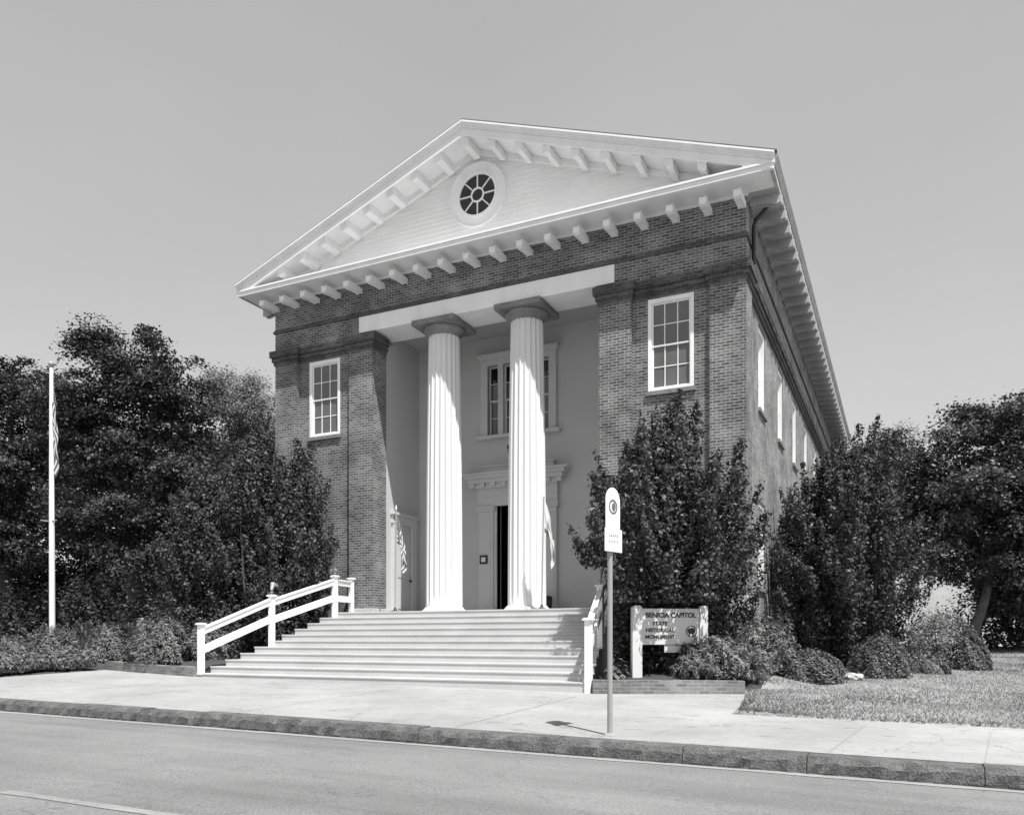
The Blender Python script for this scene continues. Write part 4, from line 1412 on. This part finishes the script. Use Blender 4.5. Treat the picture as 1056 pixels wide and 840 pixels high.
# upright evergreens against the building
hg = 'upright evergreen bushes against the building'
upright_bush('evergreen_bush', G((5.62, -2.5)), 5.0, 1.95, 580, 210, .078, 'tall upright evergreen bush behind the name sign in front of the right wing', hg,
             peaks=[(.35, .1, 5.75, 1.4), (.1, .3, 5.7, 1.3), (.6, .4, 5.5, 1.2), (-.9, .3, 4.9, 1.1), (1.5, .5, 4.7, 1.2), (-1.35, .1, 4.2, 1.0), (1.95, .7, 3.2, .8), (-.5, .2, 5.1, 1.0)], narrow=.36, lowest=.15, clip=clear_of_sign)
upright_bush('evergreen_bush', G((8.55, 4.9)), 5.8, 2.3, 560, 210, .082, 'tall upright evergreen bush beside the sunlit right side wall', hg,
             peaks=[(.9, .3, 6.8, 1.6), (.4, .6, 6.7, 1.5), (1.3, .4, 6.3, 1.4), (-.1, .6, 6.3, 1.3), (.65, .1, 6.2, 1.4), (1.1, .7, 6.5, 1.4), (-.8, .4, 5.0, 1.1), (-1.7, -.2, 3.8, .9), (-1.9, -.5, 3.3, .8)], narrow=.42, lowest=.15)
upright_bush('evergreen_bush', G((-5.1, -1.3)), 5.3, 1.3, 250, 190, .082, 'slim upright evergreen bush next to the left stair railing', hg,
             peaks=[(.1, .1, 6.0, 1.1), (.55, .2, 5.9, 1.2), (-.3, .3, 5.4, .9), (.85, .3, 4.6, 1.0), (.3, .1, 5.6, 1.0)], narrow=.6)
upright_bush('evergreen_bush', G((-6.25, -1.5)), 6.2, 1.3, 280, 190, .082, 'taller upright evergreen bush between the slim bush and the dark trees', hg,
             peaks=[(.1, .1, 6.8, 1.3), (-.3, .2, 6.3, 1.1), (.4, 0, 6.0, 1.1)], narrow=.6)
upright_bush('evergreen_bush', G((-7.7, -1.6)), 5.3, 1.55, 280, 190, .085, 'broad evergreen bush at the left corner nearest the dark trees', hg, peaks=[(-.3, .2, 5.2, 1.0)], narrow=.7)

# trees
tg = 'trees left of the building'


def lob(*L):
    return [(P(px, py, Z), r) for px, py, Z, r in L]


def foot(px, Z):
    p = P(px, 660, Z); return Vector((p.x, p.y, zg(p.x, p.y)))


tree('broadleaf_tree', foot(140, 31), lob((112, 372, 31, 1.5), (100, 345, 31, .9), (170, 392, 31, 1.8), (196, 430, 30.5, 1.3), (140, 450, 31, 2.6), (85, 430, 31, 2.0), (195, 492, 30, 1.8), (110, 530, 30, 1.9), (165, 555, 30, 1.8), (206, 480, 31, 1.2), (160, 355, 31, .7)),
     330, 250, .13, 'large dark spreading tree rising highest behind the flagpole', tg, 'leaf_tree', .34, flat=.35, clump_r=.75)
tree('broadleaf_tree', foot(5, 35), lob((12, 395, 35, 1.5), (45, 415, 35, 1.4), (-30, 410, 35, 2.4), (15, 470, 35, 2.4), (-35, 500, 34, 2.6), (40, 520, 34, 2.0), (0, 560, 34, 2.2)),
     230, 240, .14, 'dark tree at the left edge of the view beyond the flagpole', tg, 'leaf_tree', .32, flat=.4, clump_r=.75)
tree('broadleaf_tree', foot(252, 44), lob((250, 420, 44, 2.1), (228, 405, 44, 1.6), (276, 436, 44, 1.8), (255, 480, 44, 2.4), (220, 480, 44, 2.2), (285, 480, 44, 1.6)),
     220, 220, .12, 'pale grey leaved tree seen between the dark tree and the brick corner', tg, 'leaf_pale', .25, flat=.7, clump_r=.7)
tree('broadleaf_tree', foot(120, 42), lob((60, 480, 42, 3.2), (130, 500, 42, 3.2), (200, 500, 42, 3.0), (0, 500, 42, 3.2), (100, 570, 40, 3.0), (190, 580, 40, 2.8), (20, 590, 40, 3.0), (255, 560, 40, 2.6), (-50, 560, 40, 3.0), (60, 615, 38, 2.6), (140, 620, 38, 2.6), (0, 620, 38, 2.4), (215, 620, 38, 2.4)),
     620, 190, .18, 'dense dark tree filling the shade behind the flagpole trees', tg, 'leaf_tree', .35, flat=.6, clump_r=.95)
rg = 'trees right of the building'
tree('broadleaf_tree', foot(998, 29), lob((985, 466, 30, 1.8), (1035, 452, 30, 2.0), (1085, 452, 30, 2.3), (958, 500, 30, 1.5), (1010, 512, 29, 2.3), (1070, 520, 29, 2.6), (1110, 545, 29, 2.4), (1040, 568, 29, 1.9), (985, 560, 29, 1.2), (1065, 600, 29, 1.7), (938, 540, 31, 1.4), (1045, 612, 30, 1.3), (1015, 570, 30, 1.4), (1085, 600, 30, 2.0), (950, 575, 31, .9)),
     640, 190, .14, 'large round crowned tree with leaning trunk at the right edge of the lawn', rg, 'leaf_tree_b', .18, lean=(.9, .6), flat=.6, clump_r=.55)
tree('broadleaf_tree', foot(918, 40), lob((905, 470, 40, 1.5), (935, 470, 40, 1.7), (920, 520, 40, 1.9), (895, 530, 40, 1.8)),
     150, 190, .12, 'smaller paler tree between the tall bush and the round crowned tree', rg, 'leaf_tree_b', .2, flat=.7, clump_r=.6)

# undergrowth
ug = 'shrubs under the left trees'
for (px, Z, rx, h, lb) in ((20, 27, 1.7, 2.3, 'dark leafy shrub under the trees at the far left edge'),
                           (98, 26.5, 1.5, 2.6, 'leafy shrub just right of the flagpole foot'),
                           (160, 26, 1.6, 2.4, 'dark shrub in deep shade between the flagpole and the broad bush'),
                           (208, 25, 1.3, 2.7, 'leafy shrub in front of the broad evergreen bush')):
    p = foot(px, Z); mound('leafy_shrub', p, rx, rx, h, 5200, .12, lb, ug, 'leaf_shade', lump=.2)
p = foot(1042, 31.5); mound('leafy_shrub', p, 2.4, 1.6, 2.6, 6500, .15, 'dark shrub mass in deep shade under the round crowned tree', None, 'leaf_tree', lump=.2)
p = foot(1100, 31.5); mound('leafy_shrub', p, 2.4, 1.6, 3.2, 6500, .15, 'shaded shrub at the right edge of the view behind the lawn', None, 'leaf_tree', lump=.2)

# junipers and clipped shrubs
jg = 'spreading junipers'
for (px, Z, rx, ry, h, sp, lb) in ((112, 24.5, .86, .75, 1.12, .14, 'spreading juniper on the left between flagpole and garden wall'),
                                   (56, 22.8, .70, .7, 1.02, .14, 'spreading juniper around the foot of the flagpole'),
                                   (6, 21.8, .72, .8, .82, .14, 'spreading juniper left of the flagpole at the view edge'),
                                   (168, 21.0, .88, .8, 1.12, .38, 'bushy juniper behind the left brick edging'),
                                   (218, 21.6, .62, .62, 1.0, .35, 'feathery juniper under the left stair railing'),
                                   (770, 16.9, 1.0, .75, 1.2, .6, 'tall feathery juniper at the brick corner right of the name sign'),
                                   (738, 15.6, .95, .65, .70, .4, 'low spreading juniper in front of the name sign')):
    p = foot(px, Z); mound('juniper', p, rx, ry, h, 6500, .085, lb, jg, 'leaf_juniper', spiky=sp, aspect=3.2, lump=.15)
cg = 'clipped round shrubs on the lawn edge'
for (px, Z, rx, ry, h, lb) in ((836, 16.4, .66, .6, .64, 'low dark round shrub next to the low spreading juniper'),
                               (908, 17.9, .64, .6, .92, 'neat dome shaped shrub on the lawn with a stone at its foot'),
                               (968, 20.8, 1.08, .95, 1.45, 'largest dark round shrub below the leaning tree trunk'),
                               (1000, 20.0, .5, .5, .85, 'small round shrub joined to the right of the largest one'),
                               (957, 18.9, .5, .42, .40, 'low pale shrub in front of the largest round shrub')):
    p = foot(px, Z); mound('round_shrub', p, rx, ry, h, 8500, .06, lb, cg, 'leaf_hedge' if 'pale' in lb else 'leaf_round', lump=.07)
p = Vector((4.95, -3.9, 0)); mound('flowering_shrub', p, .38, .38, .62, 700, .11, 'small large leaved shrub between the steps and the name sign', None, 'leaf_hedge', lump=.2, aspect=1.4)


def hedge():
    t = thing('hedge', (-9.6, -6, zg(-9.6, -6)), 'low clipped hedge along the left edge of the forecourt', 'hedge')
    n = 30000
    path = [Vector((-9.45, -4.35, 0)), Vector((-9.45, -7.0, 0)), Vector((-19, -7.45, 0))]
    L1 = (path[1] - path[0]).length; L2 = (path[2] - path[1]).length
    s = rng.uniform(0, L1 + L2, n)
    C = np.zeros((n, 3)); Nn = np.zeros((n, 3))
    for i in range(n):
        if s[i] < L1: p = path[0].lerp(path[1], s[i] / L1); nr = (1, 0)
        else: p = path[1].lerp(path[2], (s[i] - L1) / L2); nr = (.05, -1)
        a = rng.uniform(-.5, math.pi + .5); wv = 1 + .13 * math.sin(s[i] * 3.1) + .08 * math.sin(s[i] * 7.3)
        q = rng.uniform(.55, 1) ** .5
        off, up = .5 * math.cos(a) * q * wv, .25 + .30 * math.sin(a) * q * wv
        C[i] = (p.x + nr[0] * off, p.y + nr[1] * off, zs(p.x, p.y) + max(.02, up)); Nn[i] = (nr[0] * math.cos(a), nr[1] * math.cos(a), math.sin(a) + .3)
    C += rng.normal(0, .02, C.shape)
    leaf_mesh('foliage', C, Nn, .105, M['leaf_hedge'], t, None, 1.7, scatter=.45)
    b = MB()
    for k in range(26):
        f = k / 25 * (L1 + L2); p = path[0].lerp(path[1], f / L1) if f < L1 else path[1].lerp(path[2], (f - L1) / L2)
        z = zs(p.x, p.y); b.tube([(p.x, p.y, z - .05), (p.x + .05, p.y, z + .3)], [.02, .01], 5)
    b.build('stem', M['bark'], t)


hedge()


def grass():
    n = 120000
    x = rng.uniform(7.4, 17, n); y = -7.0 + 24 * rng.uniform(0, 1, n) ** 1.4
    keep = np.array([not in_plaza(a, c) for a, c in zip(x, y)])
    dens = .5 + .5 * np.sin(x * .9 + 1.3 * np.sin(y * .7)) * np.sin(y * .8 + np.sin(x * 1.7))
    keep &= rng.uniform(0, 1, n) < (.55 + .45 * dens)
    x, y, dens = x[keep], y[keep], dens[keep]; n = len(x)
    z = np.array([zg(a, c) for a, c in zip(x, y)])
    h = rng.uniform(.018, .045, n); w = rng.uniform(.006, .012, n)
    a = rng.uniform(0, 2 * math.pi, n); lx = rng.normal(0, .025, n); ly = rng.normal(0, .025, n)
    V = np.zeros((n, 3, 3))
    V[:, 0] = np.stack([x - w * np.cos(a), y - w * np.sin(a), z - .01], 1)
    V[:, 1] = np.stack([x + w * np.cos(a), y + w * np.sin(a), z - .01], 1)
    V[:, 2] = np.stack([x + lx, y + ly, z + h], 1)
    me = bpy.data.meshes.new('grass')
    me.vertices.add(3 * n); me.vertices.foreach_set('co', V.astype(np.float32).ravel())
    me.loops.add(3 * n); me.loops.foreach_set('vertex_index', np.arange(3 * n, dtype=np.int32))
    me.polygons.add(n); me.polygons.foreach_set('loop_start', np.arange(0, 3 * n, 3, dtype=np.int32)); me.polygons.foreach_set('loop_total', np.full(n, 3, dtype=np.int32))
    me.update(calc_edges=True)
    at = me.attributes.new('tone', 'FLOAT', 'FACE')
    at.data.foreach_set('value', np.clip(.85 - .75 * dens + rng.normal(0, .18, n), 0, 1).astype(np.float32))
    me.materials.append(M['leaf_grass']); me.validate()
    o = bpy.data.objects.new('grass', me); COL.objects.link(o); o['kind'] = 'stuff'
    tag(o, 'mown patchy lawn grass right of the building', 'grass')


grass()

# ------------------------------------------------------------------ light, sky, camera
sun_to = Vector((.41, -.31, 1.0)).normalized()
sl = bpy.data.lights.new('sun', 'SUN'); sl.energy = 3.4; sl.angle = math.radians(.53); sl.color = (1, .995, .99)
so = bpy.data.objects.new('sun', sl); COL.objects.link(so)
so.rotation_euler = (-sun_to).to_track_quat('-Z', 'Y').to_euler(); so.location = (20, -20, 40)

w = bpy.data.worlds.new('World'); SC.world = w; w.use_nodes = True
N, L = w.node_tree.nodes, w.node_tree.links
sk = N.new('ShaderNodeTexSky'); sk.sky_type = 'NISHITA'; sk.sun_disc = False
sk.sun_elevation = math.asin(sun_to.z); sk.sun_rotation = math.atan2(sun_to.x, sun_to.y)
sk.air_density = 1.0; sk.dust_density = .5; sk.ozone_density = 1.0
bw = N.new('ShaderNodeRGBToBW'); L.new(sk.outputs['Color'], bw.inputs['Color'])
pw = N.new('ShaderNodeMath'); pw.operation = 'POWER'; pw.inputs[1].default_value = .5; L.new(bw.outputs['Val'], pw.inputs[0])
tcw = N.new('ShaderNodeTexCoord'); nz = N.new('ShaderNodeTexNoise'); nz.inputs['Scale'].default_value = 2.2; nz.inputs['Detail'].default_value = 4
L.new(tcw.outputs['Generated'], nz.inputs['Vector'])
mrw = N.new('ShaderNodeMapRange'); mrw.inputs['To Min'].default_value = 1.06; mrw.inputs['To Max'].default_value = 1.34; L.new(nz.outputs['Fac'], mrw.inputs['Value'])
ml = N.new('ShaderNodeMath'); ml.operation = 'MULTIPLY'; L.new(mrw.outputs[0], ml.inputs[1]); L.new(pw.outputs[0], ml.inputs[0])
bg = N['Background']; L.new(ml.outputs[0], bg.inputs['Color']); bg.inputs['Strength'].default_value = .15

cd = bpy.data.cameras.new('camera'); co = bpy.data.objects.new('camera', cd); COL.objects.link(co)
cd.sensor_width = 36; cd.sensor_fit = 'HORIZONTAL'; cd.lens = 840 / 1056 * 36
cd.shift_y = (660 - 420) / 1056.0
cd.clip_start = .1; cd.clip_end = 3000
co.location = (CAMX, CAMY, EYE)
co.rotation_euler = (math.pi / 2, 0, YAW)
SC.camera = co
SC.view_settings.view_transform = 'Standard'; SC.view_settings.look = 'None'
SC.view_settings.exposure = 1.05; SC.view_settings.gamma = 1
SC.cycles.max_bounces = 8
